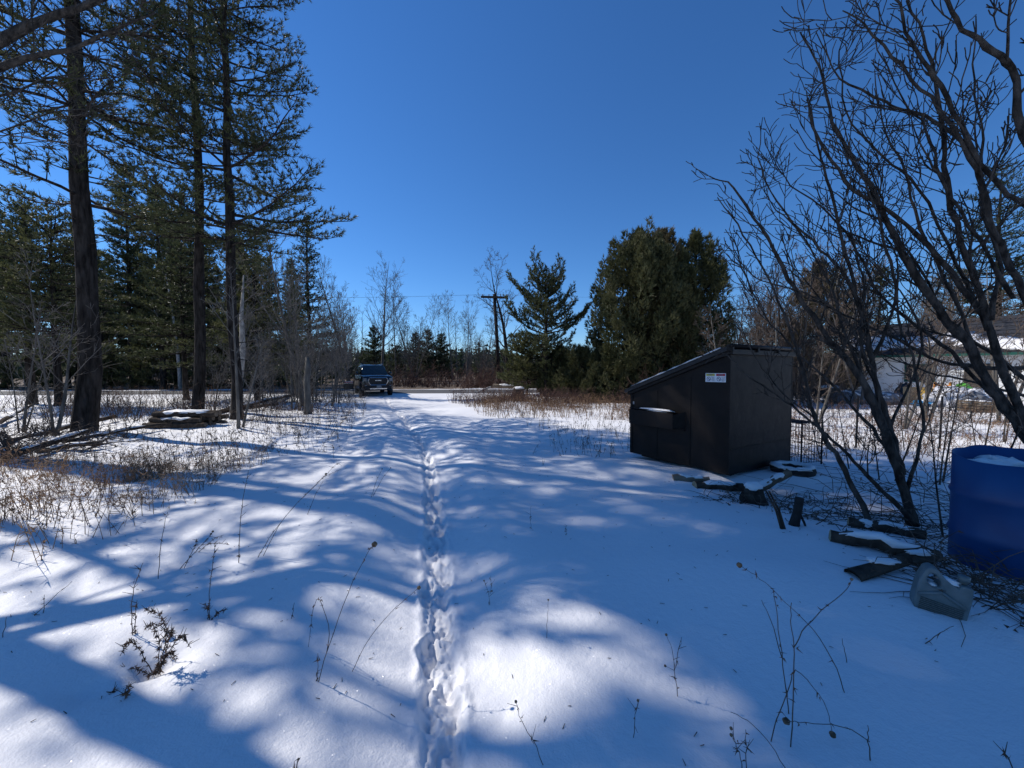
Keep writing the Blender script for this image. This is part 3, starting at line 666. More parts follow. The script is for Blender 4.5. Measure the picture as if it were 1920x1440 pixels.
# the lone pine, the cedar group and the evergreen bushes, right of the driveway
conifer('pine_tree', 'lone mid sized pine with open crown right of the utility pole', 'pine tree', pine_geo(211, 7.5, .17, 1.6, 3.5, .38, False, .2, 1.15, .28, .7, .045, 7, per=5, tiers=.8), at(2.15, 24.0), .7, needle='needle')
conifer('pine_tree', 'low evergreen spreading its boughs left of the lone pine trunk', 'evergreen', pine_geo(212, 3.8, .07, .5, 2.8, .3, False, .2, 1.2, .5, .3, .045, 7, per=6), at(1.0, 25.3), .7, needle='needle_olive')
conifer('evergreen_bush', 'small dark evergreen bush right behind the lone pine trunk', 'evergreen', cedar_geo(218, 3.4, 1.5, .2, 4000, 5, .45, .2, .045, 45), at(3.1, 25.0), 0, needle='needle')
conifer('evergreen_bush', 'round evergreen bush between the lone pine and the cedars', 'evergreen', cedar_geo(213, 3.0, 1.5, .2, 5000, 5, .45, .2, .04, 50), at(4.15, 22.6), 0, needle='cedar')
conifer('evergreen_bush', 'low spreading evergreen bush nearest the dumpster, under the cedars', 'evergreen', cedar_geo(214, 2.4, 1.4, .1, 4500, 5, .45, .2, .04, 50), at(5.25, 20.6), 1, needle='cedar')
conifer('cedar_tree', 'leftmost broad cedar of the group behind the dumpster', 'cedar', cedar_geo(215, 9.8, 2.75, 1.2, 21000, 4, .42, .2, .055, 170), at(7.25, 22.0), .4, needle='cedar')
conifer('cedar_tree', 'middle and tallest cedar of the group behind the dumpster', 'cedar', cedar_geo(216, 10.2, 2.0, 1.1, 14000, 4, .45, .2, .055, 110), at(8.75, 23.0), 1.4, needle='cedar_brown')
conifer('cedar_tree', 'rightmost cedar of the group behind the dumpster', 'cedar', cedar_geo(217, 9.9, 1.95, .8, 14000, 4, .5, .2, .055, 110), at(10.5, 22.2), 2.4, needle='cedar')
# bare woods behind the house, right
rb = [bare_tree('bare_tree', 'brown leafless tree in the scrub wood behind the house', 'tree', bare_geo(220+i, h, r_, st, kids=[15, 7, 5, 0], tip=.009, ang=[.7, .7, .7, .6]), (0, 0, -500), 0, 1, 'scrub trees behind the house', 'bark_grey', 'twig') for i, (h, r_, st) in enumerate([(8.5, .11, 3), (9.5, .10, 2), (7.5, .08, 4)])]
rpos = [(16.0, 27.0), (19.0, 25.8), (22.5, 30.0), (14.0, 24.6), (17.2, 23.2), (21.0, 28.0), (25.5, 29.5), (29.0, 27.0), (32.0, 25.5), (18.6, 30.5), (28.0, 32.0), (34.0, 30.0), (15.2, 30.5), (12.6, 27.0), (35.5, 23.5), (24.0, 26.8), (20.2, 33.0), (31.0, 34.0), (13.4, 21.5), (15.8, 21.0), (18.4, 27.5), (23.0, 24.8), (26.8, 25.6), (28.4, 22.6), (21.8, 25.6), (30.2, 29.2), (16.6, 25.4), (33.5, 21.0)]
for i, (x, y) in enumerate(rpos):
    lb = ['brown leafless tree with three stems', 'tall brown leafless tree with two stems', 'bushy brown leafless tree with four stems'][i % 3]+(' between the cedars and the house' if x < 19 else ' behind the house roof' if x < 27 else ' behind the house at the right edge')
    if i < 3: rb[i].location = at(x, y); rb[i]['label'] = lb
    else: copy_thing(rb[i % 3], at(x, y), RNG.uniform(0, 6.3), RNG.uniform(.75, 1.15)*(.8 if x < 15 else 1), lb)
conifer('pine_tree', 'tall open pine behind the house at the right edge', 'pine tree', pine_geo(231, 14.5, .22, 3.2, 4.2, .55, False, .22, .8, .45, .2, .04, 5), at(30.8, 24.5), .7, needle='needle_dark')
conifer('spruce_tree', 'narrow pointed evergreen behind the house, left of the tall pine', 'evergreen', pine_geo(232, 8.4, .14, .8, 1.7, .4, False, .2, 1.0, .8, .1, .05, 6), at(24.3, 25.6), .7, needle='needle_olive')
conifer('cedar_tree', 'dull cedar half hidden by the bare branches right of the dumpster', 'cedar', cedar_geo(233, 8.8, 2.0, .5, 7000, 4, .5, .22, .045), at(19.4, 24.4), 0, needle='cedar_brown')
# ------------------------------------------------------------------ dumpster
def dumpster():
    NC = np.array([3.10, 5.46]); b_ = np.array([.8625, .506]); s_ = np.array([-.506, .8625])   # near corner, back direction, side direction
    Dp, W = 1.83, 1.78; z0 = H(3.3, 6.3)-.03
    rz = math.atan2(b_[1], b_[0])
    o = thing('dumpster', 'black steel dumpster with sloping lid standing in the snow', 'dumpster', (NC[0], NC[1], z0), rz)
    # local: +x along the back, +y along the side towards the low front
    hb, hf = 1.86, 1.19; t = .02
    def zt(y): return hb+(hf-hb)*y/Dp
    def panel(g, pts, n, th=t):
        pts = np.array(pts, float); n = np.array(n, float)*th; m = len(pts)
        g.add(np.concatenate([pts, pts+n]), [list(range(m))[::-1], list(range(m, 2*m))]+[[i, (i+1) % m, (i+1) % m+m, i+m] for i in range(m)])
    g = Geo(); panel(g, [(0, .0, .05), (0, Dp, .05), (0, Dp, zt(Dp)), (0, 0, zt(0))], (1, 0, 0)); bevel(g.obj('side_panel', M['black_paint'], o), .006)
    g = Geo(); panel(g, [(W, .0, .05), (W, Dp, .05), (W, Dp, zt(Dp)), (W, 0, zt(0))], (-1, 0, 0)); g.obj('side_panel', M['black_paint'], o)
    g = Geo(); panel(g, [(.003, .003, .05), (W-.003, .003, .05), (W-.003, .003, hb-.004), (.003, .003, hb-.004)], (0, 1, 0)); bevel(g.obj('back_panel', M['black_paint'], o), .006)
    g = Geo(); panel(g, [(.003, Dp-.003, .05), (W-.003, Dp-.003, .05), (W-.003, Dp-.003, hf-.004), (.003, Dp-.003, hf-.004)], (0, -1, 0)); g.obj('front_panel', M['black_paint'], o)
    g = Geo(); g.box((W/2, Dp/2, .07), (W-.05, Dp-.05, .03)); g.obj('floor_panel', M['black_edge'], o)
    for x in (.25, W-.25):
        g = Geo(); g.box((x, Dp/2, .02), (.1, Dp*.9, .08)); g.obj('skid', M['black_edge'], o)
    # rim channel under the lid
    g = Geo()
    sl = math.atan2(hf-hb, Dp); Ls = math.hypot(Dp, hf-hb); rot = Matrix.Rotation(sl, 4, 'X')
    for x in (-.022, W+.022): g.box((x, Dp/2, (hb+hf)/2-.035), (.044, Ls, .07), rot)
    g.box((W/2, -.022, hb-.04), (W+.08, .044, .075)); g.box((W/2, Dp+.022, hf-.04), (W+.08, .044, .075))
    bevel(g.obj('rim_channel', M['black_edge'], o), .006)
    # two-leaf lid with stiffening ribs, lying on the slope
    nrm = np.array([0, -math.sin(sl), math.cos(sl)]); dirv = np.array([0, math.cos(sl), math.sin(sl)])
    for i, (xa, xb) in enumerate([(-.055, W/2-.008), (W/2+.008, W+.055)]):
        g = Geo(); c = np.array([(xa+xb)/2, 0, hb])+dirv*(Ls/2+.02)+nrm*.03
        g.box(c, (xb-xa, Ls+.14, .035), rot)
        ld = bevel(g.obj('lid', M['lid'], o), .012, 2)
        for k in range(5):
            xx = xa+.08+(xb-xa-.16)*k/4
            r = Geo(); r.box(np.array([xx, 0, hb])+dirv*(Ls/2)+nrm*.058, (.07, Ls*.9, .025), rot); bevel(r.obj('lid_rib', M['lid'], ld), .01)
        # thin old snow in the hollows between the ribs
        for k in range(4):
            xx = xa+.08+(xb-xa-.16)*(k+.5)/4; r = Geo(); rs = np.random.RandomState(30+k+i*9)
            r.blob(np.array([xx, 0, hb])+dirv*(Ls*rs.uniform(.42, .6))+nrm*.052, (.055, Ls*rs.uniform(.2, .3), .014), 3, .3, .6, k, None, rot)
            r.obj('snow_strip', M['snow'], ld, True)
    g = Geo(); e0 = np.array([-.045, 0, hb])+nrm*.062; tt = np.linspace(.06, .97, 14); rs = np.random.RandomState(77)
    g.sweep([e0+dirv*Ls*t_ for t_ in tt], np.abs(.013+.009*rs.normal(size=14)), 7, True, .3, 3, .6); g.obj('snow_strip', M['snow'], o, True)
    # lip of the lid over the side, hinge bar along the back
    g = Geo(); g.box(np.array([-.068, 0, hb])+dirv*(Ls/2+.02)+nrm*.012, (.02, Ls+.12, .06), rot); g.obj('lid_lip', M['lid'], o)
    g = Geo(); g.sweep([(-.1, -.055, hb+.04), (W+.1, -.055, hb+.04)], [.028, .028], 10); g.obj('hinge_bar', M['black_edge'], o, True)
    for x in (-.07, W*.33, W*.66, W+.07):
        g = Geo(); g.box((x, -.03, hb+.01), (.05, .09, .09)); bevel(g.obj('hinge', M['black_edge'], o), .008)
    # fork sleeve on the side that faces the driveway
    g = Geo(); ya, yb, za, zb = .80, 1.70, .62, .93; d = .17
    g.box((-d/2-.002, (ya+yb)/2, za+.008), (d, yb-ya, .016)); g.box((-d-.004, (ya+yb)/2, (za+zb)/2-.03), (.014, yb-ya, zb-za-.06))
    g.box((-d/2-.005, (ya+yb)/2, zb-.055), (d*1.02, yb-ya, .014), Matrix.Rotation(.25, 4, 'Y'))
    sl_ = bevel(g.obj('fork_sleeve', M['black_paint'], o), .005)
    g = Geo(); g.add([(-.004, ya-.10, za), (-.004, ya-.10, zb-.03), (-d, ya+.004, za+.02), (-d, ya+.004, zb-.08)], [[0, 1, 3, 2]]); g.obj('sleeve_gusset', M['black_edge'], sl_)
    g = Geo(); g.box((-.02, (ya+yb)/2-.02, za-.012), (.035, 1.05, .022)); g.obj('sleeve_rail', M['black_edge'], sl_)
    g = Geo(); g.blob((-d/2-.02, (ya+yb)/2-.06, zb-.035), (.075, .34, .026), 3, .2, .7, 3); g.obj('snow_strip', M['snow'], sl_, True)
    for yy in (.62, 1.24):
        g = Geo(); g.box((-.003, yy, zt(yy)/2-.05), (.006, .012, zt(yy)-.28)); g.obj('weld_seam', M['black_paint'], o)
    g = Geo(); g.box((W/2, -.003, .42), (W-.06, .006, .014)); g.obj('weld_seam', M['black_paint'], o)
    # corner posts
    for x, y in ((0, 0), (0, Dp)):
        g = Geo(); g.box((-.004 if x == 0 else x, y+(.028 if y == 0 else -.028), (zt(y)+.05)/2-.02), (.012, .055, zt(y)-.12)); g.obj('corner_strip', M['black_paint'], o)
    # warning label: two panels with coloured headers, pictograms and lines of print
    lb = Geo(); y0, y1, zz0, zz1 = .065, .375, 1.385, 1.515
    tilt = .0
    lb.box((-.0045, (y0+y1)/2, (zz0+zz1)/2), (.003, y1-y0, zz1-zz0)); lab = lb.obj('warning_label', M['white_print'], o)
    ym = (y0+y1)/2
    for (a, b, mt) in ((ym+.012, y1-.012, 'yellow_print'), (y0+.012, ym-.012, 'red_print')):
        g = Geo(); g.box((-.0068, (a+b)/2, zz1-.024), (.002, b-a, .032)); g.obj('header_band', M[mt], lab)
        g = Geo(); g.box((-.0082, (a+b)/2, zz1-.024), (.0012, (b-a)*.55, .012)); g.obj('header_print', M['ink'], lab)
        g = Geo(); cy, cz = b-.04, (zz0+zz1)/2-.02
        th = np.linspace(0, 2*math.pi, 25); g.sweep(np.stack([np.full(25, -.0068), cy+np.cos(th)*.028, cz+np.sin(th)*.028], 1), .004, 5, False)
        g.sweep([(-.0068, cy-.017, cz-.017), (-.0068, cy+.003, cz+.005), (-.0068, cy+.018, cz+.015)], .005, 5); g.obj('pictogram', M['ink'], lab)
        for k in range(6):
            g = Geo(); g.box((-.0068, a+.03-.004*(k % 3), cz+.03-.012*k), (.0012, .055-.008*(k % 3), .004)); g.obj('print_line', M['ink'], lab)
    g = Geo(); g.box((-.0045, .026, 1.49), (.003, .05, .035)); g.obj('small_tag', M['plate'], o)
    g = Geo(); g.box((-.0045, Dp-.06, .97), (.003, .06, .05)); g.obj('small_tag', M['plate'], o)
dumpster()

# ------------------------------------------------------------------ parked car
def car():
    loc = at(-9.65, 26.6); los = math.atan2(-26.6, 9.35); head = los+math.radians(8)
    o = thing('parked_car', 'black full size four wheel drive car parked at the end of the driveway', 'car', (loc[0], loc[1], loc[2]-.02), head+math.pi/2); o.scale = (.94, 1, 1.05)
    # local: front towards -y, x across, z up
    def loft(g, secs, cap=True):
        n = len(secs[0]); V = np.concatenate([np.array(s) for s in secs]); Q = []
        for i in range(len(secs)-1):
            for k in range(n): Q.append([i*n+k, (i+1)*n+k, (i+1)*n+(k+1) % n, i*n+(k+1) % n])
        g.add(V, Q)
        if cap: g.q.append(np.zeros((0, 4), int)); V0 = g.n-len(V); 
        if cap:
            T = []
            for base in (0, (len(secs)-1)*n):
                for k in range(1, n-1): T.append([base+0, base+k, base+k+1])
            g.t.append(np.array(T)+V0)
    def sec(y, w, zb, zt, wt, crown=.0):
        c = [(-w*.96, zb), (-w, zb+.12), (-w, zb+(zt-zb)*.62), (-wt, zt-.04), (-wt+.08, zt), (-wt*.4, zt+crown), (wt*.4, zt+crown), (wt-.08, zt), (wt, zt-.04), (w, zb+(zt-zb)*.62), (w, zb+.12), (w*.96, zb)]
        return [(x, y, z) for x, z in c]
    g = Geo(); loft(g, [sec(-2.66, .82, .42, 1.02, .78), sec(-2.62, .93, .36, 1.16, .88, .02), sec(-2.45, 1.0, .34, 1.21, .95, .03), sec(-1.5, 1.02, .36, 1.27, .97, .04), sec(-1.05, 1.02, .36, 1.29, .97, .03), sec(0, 1.02, .36, 1.26, .98), sec(1.6, 1.02, .36, 1.26, .98), sec(2.45, 1.0, .38, 1.26, .96), sec(2.62, .96, .45, 1.2, .92)])
    body = g.obj('body', M['car_paint'], o, True); body.data.shade_smooth() if False else None
    g = Geo()
    def cs(y, w, zb, zt, wt): return [(x, y, z) for x, z in [(-w, zb), (-(w*.45+wt*.55), zb+(zt-zb)*.6), (-wt, zt-.06), (-wt+.1, zt), (wt-.1, zt), (wt, zt-.06), ((w*.45+wt*.55), zb+(zt-zb)*.6), (w, zb)]]
    loft(g, [cs(-1.18, .93, 1.2, 1.3, .90), cs(-.72, .93, 1.2, 1.70, .80), cs(-.40, .93, 1.2, 1.88, .76), cs(.2, .94, 1.2, 1.93, .76), cs(1.4, .94, 1.2, 1.92, .76), cs(2.2, .93, 1.2, 1.86, .74), cs(2.52, .92, 1.2, 1.4, .86)])
    cab = g.obj('cabin', M['car_paint'], o, True)
    g = Geo(); g.add([(-.86, -1.16, 1.31), (.86, -1.16, 1.31), (.70, -.45, 1.86), (-.70, -.45, 1.86)], [[0, 1, 2, 3]])
    V = g.v[0]; V[:, 1] -= .035; V[:, 2] += .02; g.obj('windshield', M['glass'], cab)
    for s in (-1, 1):
        for ya, yb in ((-.75, .25), (.32, 1.3), (1.37, 2.15)):
            g = Geo(); top = .46 if ya < -.5 else .0
            q = [(s*.945, ya, 1.31), (s*.945, yb, 1.31), (s*.80, yb-(.1 if yb > 2 else 0), 1.80), (s*.80, ya+top, 1.80)]
            g.add(q, [[0, 1, 2, 3] if s > 0 else [3, 2, 1, 0]]); g.obj('side_window', M['glass'], cab)
        g = Geo(); g.sweep([(s*.72, -.1, 1.93), (s*.72, 0, 1.97), (s*.72, 1.7, 1.96), (s*.72, 1.8, 1.92)], .018, 6); g.obj('roof_rail', M['chrome'], cab)
        g = Geo(); g.blob((s*1.13, -.72, 1.36), (.13, .08, .1), 2, 0); g.box((s*1.0, -.72, 1.32), (.12, .05, .05)); g.obj('mirror', M['car_paint'], o, True)
        # headlight and fog light
        g = Geo(); g.box((s*.83, -2.615, 1.0), (.22, .12, .20)); h = bevel(g.obj('headlight', M['lamp'], o), .02)
        g = Geo(); g.sweep([(s*.80, -2.69, .96), (s*.93, -2.66, .96), (s*.94, -2.66, .86)], .012, 5); g.obj('light_bar', M['chrome'], h)
        g = Geo(); g.box((s*.79, -2.67, .60), (.14, .05, .12)); bevel(g.obj('fog_light', M['chrome'], o), .015)
        # door gaps, handles, sill
        for y in (.1, 1.15): 
            g = Geo(); g.box((s*1.026, y, 1.06), (.03, .2, .03)); g.obj('door_handle', M['chrome'], o)
        g = Geo(); g.box((s*1.0, .0, .40), (.12, 2.4, .07)); g.obj('running_board', M['grille'], o)
        g = Geo(); g.box((s*1.022, .05, .72), (.008, 3.0, .30)); g.obj('salt_film', M['salt'], o)
    # grille with its bright frame
    g = Geo(); g.add([(-.52, -2.685, 1.10), (.52, -2.685, 1.10), (.60, -2.69, .92), (.46, -2.685, .70), (-.46, -2.685, .70), (-.60, -2.69, .92)], None, [[0, 1, 2], [0, 2, 3], [0, 3, 4], [0, 4, 5]])
    gr = g.obj('grille', M['grille'], o)
    g = Geo(); fr = [(-.54, 1.12), (.54, 1.12), (.63, .95), (.60, .86), (.48, .68), (-.48, .68), (-.60, .86), (-.63, .95), (-.54, 1.12), (.54, 1.12)]
    g.sweep([(x, -2.70, z) for x, z in fr], .028, 6); g.obj('grille_frame', M['chrome'], gr)
    for k in range(5):
        g = Geo(); z = .76+k*.07; g.box((0, -2.70, z), (1.0+.12*math.sin((z-.7)*7), .02, .022)); g.obj('grille_bar', M['grille'], gr)
    g = Geo(); g.box((0, -2.722, .95), (.42, .02, .07)); bevel(g.obj('badge', M['chrome'], gr), .01)
    g = Geo(); g.box((0, -2.68, .52), (1.72, .14, .24)); bevel(g.obj('bumper', M['grille'], o), .04)
    g = Geo(); g.box((0, -2.762, .46), (1.1, .03, .07)); bevel(g.obj('skid_plate', M['chrome'], o), .01)
    g = Geo(); g.box((.04, -2.765, .585), (.30, .02, .15)); g.obj('licence_plate', M['plate'], o)
    for x in (-.93, .93):
        for y in (-1.72, 1.5):
            g = Geo(); th = np.linspace(0, 2*math.pi, 29)[:-1]; prof = [(.22, -.12), (.36, -.135), (.41, -.09), (.41, .09), (.36, .135), (.22, .12)]
            V = []; Q = []
            for a in th: V += [(x+px_, y+math.cos(a)*r, .40+math.sin(a)*r) for r, px_ in prof]
            m = len(prof)
            for i in range(28):
                for k in range(m-1): Q.append([i*m+k, ((i+1) % 28)*m+k, ((i+1) % 28)*m+k+1, i*m+k+1])
            g.add(V, Q); w = g.obj('wheel', M['rubber'], o, True)
            g = Geo(); sx = 1 if x > 0 else -1
            for k in range(6):
                a = k*math.pi/3; g.box((x+sx*.10, y+math.cos(a)*.12, .40+math.sin(a)*.12), (.03, .05, .22), Matrix.Rotation(-a+math.pi/2, 4, 'X'))
            g.sweep([(x+sx*.07, y, .40), (x+sx*.09, y, .40)], [.23, .23], 20); g.obj('rim', M['chrome'], w)
car()
# yard sign next to the car
c0 = at(-10.7, 25.2)
o = thing('yard_sign', 'small framed yard sign with red lettered top strip beside the parked car', 'sign', c0, .35)
for x in (-.28, .28):
    g = Geo(); g.box((x, 0, .42), (.04, .04, .95)); g.obj('post', M['wire'], o)
g = Geo(); g.box((0, 0, .84), (.60, .025, .14)); tp = g.obj('header_strip', M['white_print'], o)
for x, w in ((-.19, .13), (-.05, .10), (.08, .11), (.20, .09)):
    g = Geo(); g.box((x, -.0145, .84), (w, .004, .07)); g.obj('print_block', M['red_print'], tp)
g = Geo(); g.box((0, 0, .55), (.54, .02, .40)); g.obj('panel', M['crate'], o)
for z in (.28, .2):
    g = Geo(); g.box((0, 0, z), (.54, .02, .025)); g.obj('rail', M['wire'], o)

# ------------------------------------------------------------------ utility pole and its wires
pb = at(-1.3, 40.5)
o = thing('utility_pole', 'leaning wooden utility pole with one crossarm beyond the road', 'utility pole', pb)
g = Geo(); pt = np.array([-.55, 0, 9.6]); g.sweep([(0, 0, -.3), (-.27, 0, 4.8), tuple(pt)], [.22, .19, .16], 10, True, .05, 3); g.obj('pole', M['bark'], o, True)
g = Geo(); g.box((-.52, -.18, 9.25), (2.8, .16, .22), Matrix.Rotation(.03, 4, 'Y')); arm = g.obj('crossarm', M['wood_rot'], o)
for x in (-1.75, -1.1, .1, .75):
    g = Geo(); g.sweep([(x, -.18, 9.3), (x, -.18, 9.42), (x, -.18, 9.46), (x, -.18, 9.56)], [.03, .03, .07, .04], 8); g.obj('insulator', M['plate'], arm)
for s in (-1, 1):
    g = Geo(); g.sweep([(-.5+s*.08, -.14, 8.6), (-.52+s*.75, -.18, 9.2)], .025, 5); g.obj('brace', M['wood_rot'], arm)
for i, (x, ex, lb) in enumerate([(-1.75, -1, 'upper overhead wire running left from the crossarm'), (.1, -1, 'second overhead wire running left from the crossarm'), (.75, 1, 'overhead wire running right from the crossarm past the cedars')]):
    a = np.array([pb[0]+x, pb[1]-.18, pb[2]+9.55]); b = np.array([-75, 27.0, 9.2]) if ex < 0 else np.array([24.0, 30.5, 8.6])
    t = np.linspace(0, 1, 26)[:, None]; p = a+(b-a)*t; p[:, 2] -= 4*.9*(t*(1-t))[:, 0]*(1.4 if ex < 0 else .8)
    g = Geo(); g.sweep(p, .0055, 4); tag(g.obj('overhead_wire', M['wire']), lb, 'wire')

# ------------------------------------------------------------------ house and the clutter in front of it
def house():
    A = np.array([20.9, 24.2]); B = np.array([26.6, 15.0]); u = (B-A)/np.linalg.norm(B-A); L = 17.0
    rz = math.atan2(u[1], u[0]); o = thing('house', 'low white house with dark roof behind the bare branches at right', 'house', at(A[0], A[1]), rz)
    # local x along the front wall, +y behind it
    hw, dp, ov = 2.5, 7.5, .45
    g = Geo(); g.box((L/2, dp/2, hw/2), (L, dp, hw)); wl_ = g.obj('wall', M['siding'], o)
    for k in range(10):
        g = Geo(); g.box((L/2, -.008, .14+k*.235), (L-.02, .012, .222), Matrix.Rotation(.025, 4, 'X')); g.obj('siding_board', M['siding'], wl_)
    rg = 4.55; g = Geo(); y0 = -ov; z0 = hw-.02; yr = dp/2
    for s, ya, yb in ((1, -ov, yr), (-1, dp+ov, yr)):
        V = np.array([(-.4, ya, z0), (L+.4, ya, z0), (L+.4, yb, rg), (-.4, yb, rg)]); V2 = V+np.array([0, 0, .14]); g.add(np.concatenate([V, V2]), [[0, 1, 2, 3], [7, 6, 5, 4], [0, 4, 5, 1], [1, 5, 6, 2], [3, 7, 4, 0]])
    roof = g.obj('roof', M['shingle'], o)
    for k in range(9):
        f = (k+.5)/9; g = Geo(); g.box((L/2, -ov+(yr+ov)*f, z0+.155+(rg-z0)*f), (L+.78, (yr+ov)/9*1.04, .02), Matrix.Rotation(math.atan2(rg-z0, yr+ov)-.03, 4, 'X')); g.obj('shingle_course', M['shingle'], roof)
    g = Geo(); rs = np.random.RandomState(8)
    pitch = math.atan2(rg-z0, yr+ov)
    for k in range(14):
        f = rs.uniform(.02, .42); g = Geo(); g.blob((.2+k*1.25+rs.uniform(-.4, .4), -ov+.35+(yr+ov)*f, z0+.19+(rg-z0)*(f+.35/(yr+ov))), (rs.uniform(.8, 1.5), rs.uniform(.5, .9), .06), 3, .35, .5, k, None, Matrix.Rotation(pitch, 4, 'X')); g.obj('snow_patch', M['snow'], roof, True)
    g = Geo(); g.box((L/2, -ov-.02, z0+.02), (L+.8, .04, .13)); g.obj('fascia', M['green_trim'], roof)
    for a in (-.05, L+.05):
        g = Geo(); g.add([(a, 0, hw), (a, dp, hw), (a, yr, rg-.05)], None, [[0, 1, 2]]); g.obj('gable', M['siding'], o)
    for x, w in ((3.3, 1.2), (7.6, 1.5), (12.5, 1.4)):
        g = Geo(); g.box((x, -.03, 1.55), (w, .06, 1.0)); wd = g.obj('window', M['green_trim'], o)
        for s in (-1, 1):
            g = Geo(); g.box((x+s*w*.235, -.065, 1.55), (w*.42, .012, .84)); g.obj('pane', M['house_glass'], wd)
        g = Geo(); g.box((x, -.07, 1.02), (w+.12, .12, .05)); g.obj('sill', M['trim'], wd)
    g = Geo(); g.box((5.4, -.03, 1.02), (.95, .06, 2.04)); d = g.obj('door', M['crate'], o)
    g = Geo(); g.blob((5.75, -.09, 1.0), (.03, .04, .03), 1, 0); g.obj('handle', M['chrome'], d)
    # lean-to porch roof with a white edge on the near end
    g = Geo(); g.box((11.6, -1.0, 2.52), (4.6, 2.2, .10), Matrix.Rotation(.12, 4, 'X')); pr = g.obj('porch_roof', M['trim'], o)
    g = Geo(); g.blob((11.6, -1.05, 2.60), (2.2, 1.0, .07), 3, .15, .8, 5); g.obj('snow_patch', M['snow'], pr, True)
    for x in (9.5, 13.7):
        g = Geo(); g.box((x, -1.95, 1.15), (.1, .1, 2.4)); g.obj('porch_post', M['trim'], o)
house()
def heap(name, label, cat, px, py, Y, size, mt, amp=.25, seed=0, f=.6, cap=None):
    p = P(px, py, Y); z = H(p.x, p.y); g = Geo(); g.blob((0, 0, size[2]*.55), size, 4, amp, f, seed, -.55)
    if cap is None: return tag(g.obj(name, M[mt], None, True, (p.x, p.y, z)), label, cat)
    o = thing(name, label, cat, (p.x, p.y, z)); g.obj('body', M[mt], o, True)
    g = Geo(); g.blob((0, 0, size[2]*1.02), (size[0]*.8, size[1]*.8, size[2]*.55), 4, amp, f, seed+5, -.3); g.obj('snow_cap', M['snow'], o, True); return o
def sheet(name, label, cat, px, py, Y, w, h, th, mt, rx, rz, snow=False):
    p = P(px, py, Y); o = thing(name, label, cat, at(p.x, p.y), rz); g = Geo()
    n = 6; xs = np.linspace(-w/2, w/2, n); zs = np.linspace(0, h, n); V = []
    for s in (0, th):
        for z in zs:
            for x in xs: V.append((x, s+math.sin(x*3+z)*.03+z*math.tan(rx), z))
    Q = []
    for i in range(n-1):
        for j in range(n-1): Q.append([i*n+j, i*n+j+1, (i+1)*n+j+1, (i+1)*n+j]); Q.append([n*n+(i+1)*n+j, n*n+(i+1)*n+j+1, n*n+i*n+j+1, n*n+i*n+j])
    for i in range(n-1): Q += [[i, n*n+i, n*n+i+1, i+1], [n*(n-1)+i+1, n*n+n*(n-1)+i+1, n*n+n*(n-1)+i, n*(n-1)+i], [i*n, (i+1)*n, n*n+(i+1)*n, n*n+i*n], [(i+1)*n+n-1, i*n+n-1, n*n+i*n+n-1, n*n+(i+1)*n+n-1]]
    g.add(V, Q); g.obj('board', M[mt], o); return o
heap('snow_heap', 'snow covered heap left of the black bags by the house', 'heap', 1592, 738, 18.6, (.75, .5, .42), 'tarp_grey', .2, 3, .6, True)
heap('snow_heap', 'small grey covered heap at the foot of the black bags', 'heap', 1662, 742, 18.4, (.8, .5, .36), 'tarp_grey', .3, 4, .6, True)
for i, (px, py, Y, sz, lb) in enumerate([(1695, 735, 18.9, (.36, .34, .62), 'tallest shiny black bag standing by the white wall'), (1682, 738, 18.6, (.34, .32, .4), 'low black bag left of the tallest bag by the house'), (1712, 738, 18.5, (.34, .32, .36), 'low black bag right of the tallest bag by the house')]):
    heap('garbage_bag', lb, 'bag', px, py, Y, sz, 'black_bag', .3, 10+i, .5)
sheet('cardboard_sheet', 'tan cardboard sheet leaning right of the black bags', 'cardboard', 1716, 748, 17.8, .75, .85, .02, 'card', .25, -.5)
sheet('board', 'yellow board leaning in the clutter by the house', 'board', 1742, 748, 17.4, .6, .8, .025, 'ply', .35, -.75)
heap('blue_tarp', 'crumpled bright blue tarp at the foot of the yellow board', 'tarp', 1742, 752, 17.0, (.55, .4, .16), 'tarp_blue', .5, 21, .4)
heap('white_tarp_heap', 'pale plastic tarp draped over a heap before the house', 'tarp', 1785, 750, 16.6, (.85, .6, .55), 'tarp_white', .35, 23, .4)
heap('snow_heap', 'snow topped dark heap right of the pale tarp', 'heap', 1838, 748, 16.2, (.95, .55, .5), 'tarp_grey', .3, 24, .5, True)
# orange toy slide, lime ball-shaped toy, two crates
p = P(1766, 735, 17.9); o = thing('toy_slide', 'small orange plastic slide standing behind the pale tarp', 'slide', at(p.x, p.y), -.9)
g = Geo(); g.add([(-.22, -.45, .25), (.22, -.45, .25), (.22, .15, 1.0), (-.22, .15, 1.0), (-.22, -.45, .20), (.22, -.45, .20), (.22, .15, .95), (-.22, .15, .95)], [[0, 1, 2, 3], [7, 6, 5, 4], [0, 4, 5, 1], [2, 6, 7, 3]]); g.obj('chute', M['toy_orange'], o)
for s in (-1, 1):
    g = Geo(); g.sweep([(s*.24, -.47, .3), (s*.24, .15, 1.08), (s*.24, .32, 1.1)], .04, 8); g.obj('side_rail', M['toy_orange'], o, True)
    g = Geo(); g.sweep([(s*.22, .32, 1.1), (s*.25, .5, 0)], .04, 8); g.obj('leg', M['toy_orange'], o, True)
for k in range(3):
    g = Geo(); g.sweep([(-.22, .36+.04*k, .85-.27*k), (.22, .36+.04*k, .85-.27*k)], .03, 6); g.obj('rung', M['toy_orange'], o, True)
p = P(1806, 712, 16.9); o = thing('toy_turtle', 'lime green domed plastic toy on the clutter by the house', 'toy', (p.x, p.y, H(p.x, p.y)))
g = Geo(); g.box((0, 0, .45), (.5, .4, .9), None, .9); g.obj('stand', M['crate'], o)
g = Geo(); g.blob((0, 0, .9), (.24, .22, .22), 3, .0, 1, 0, -.1); g.obj('dome', M['toy_green'], o, True)
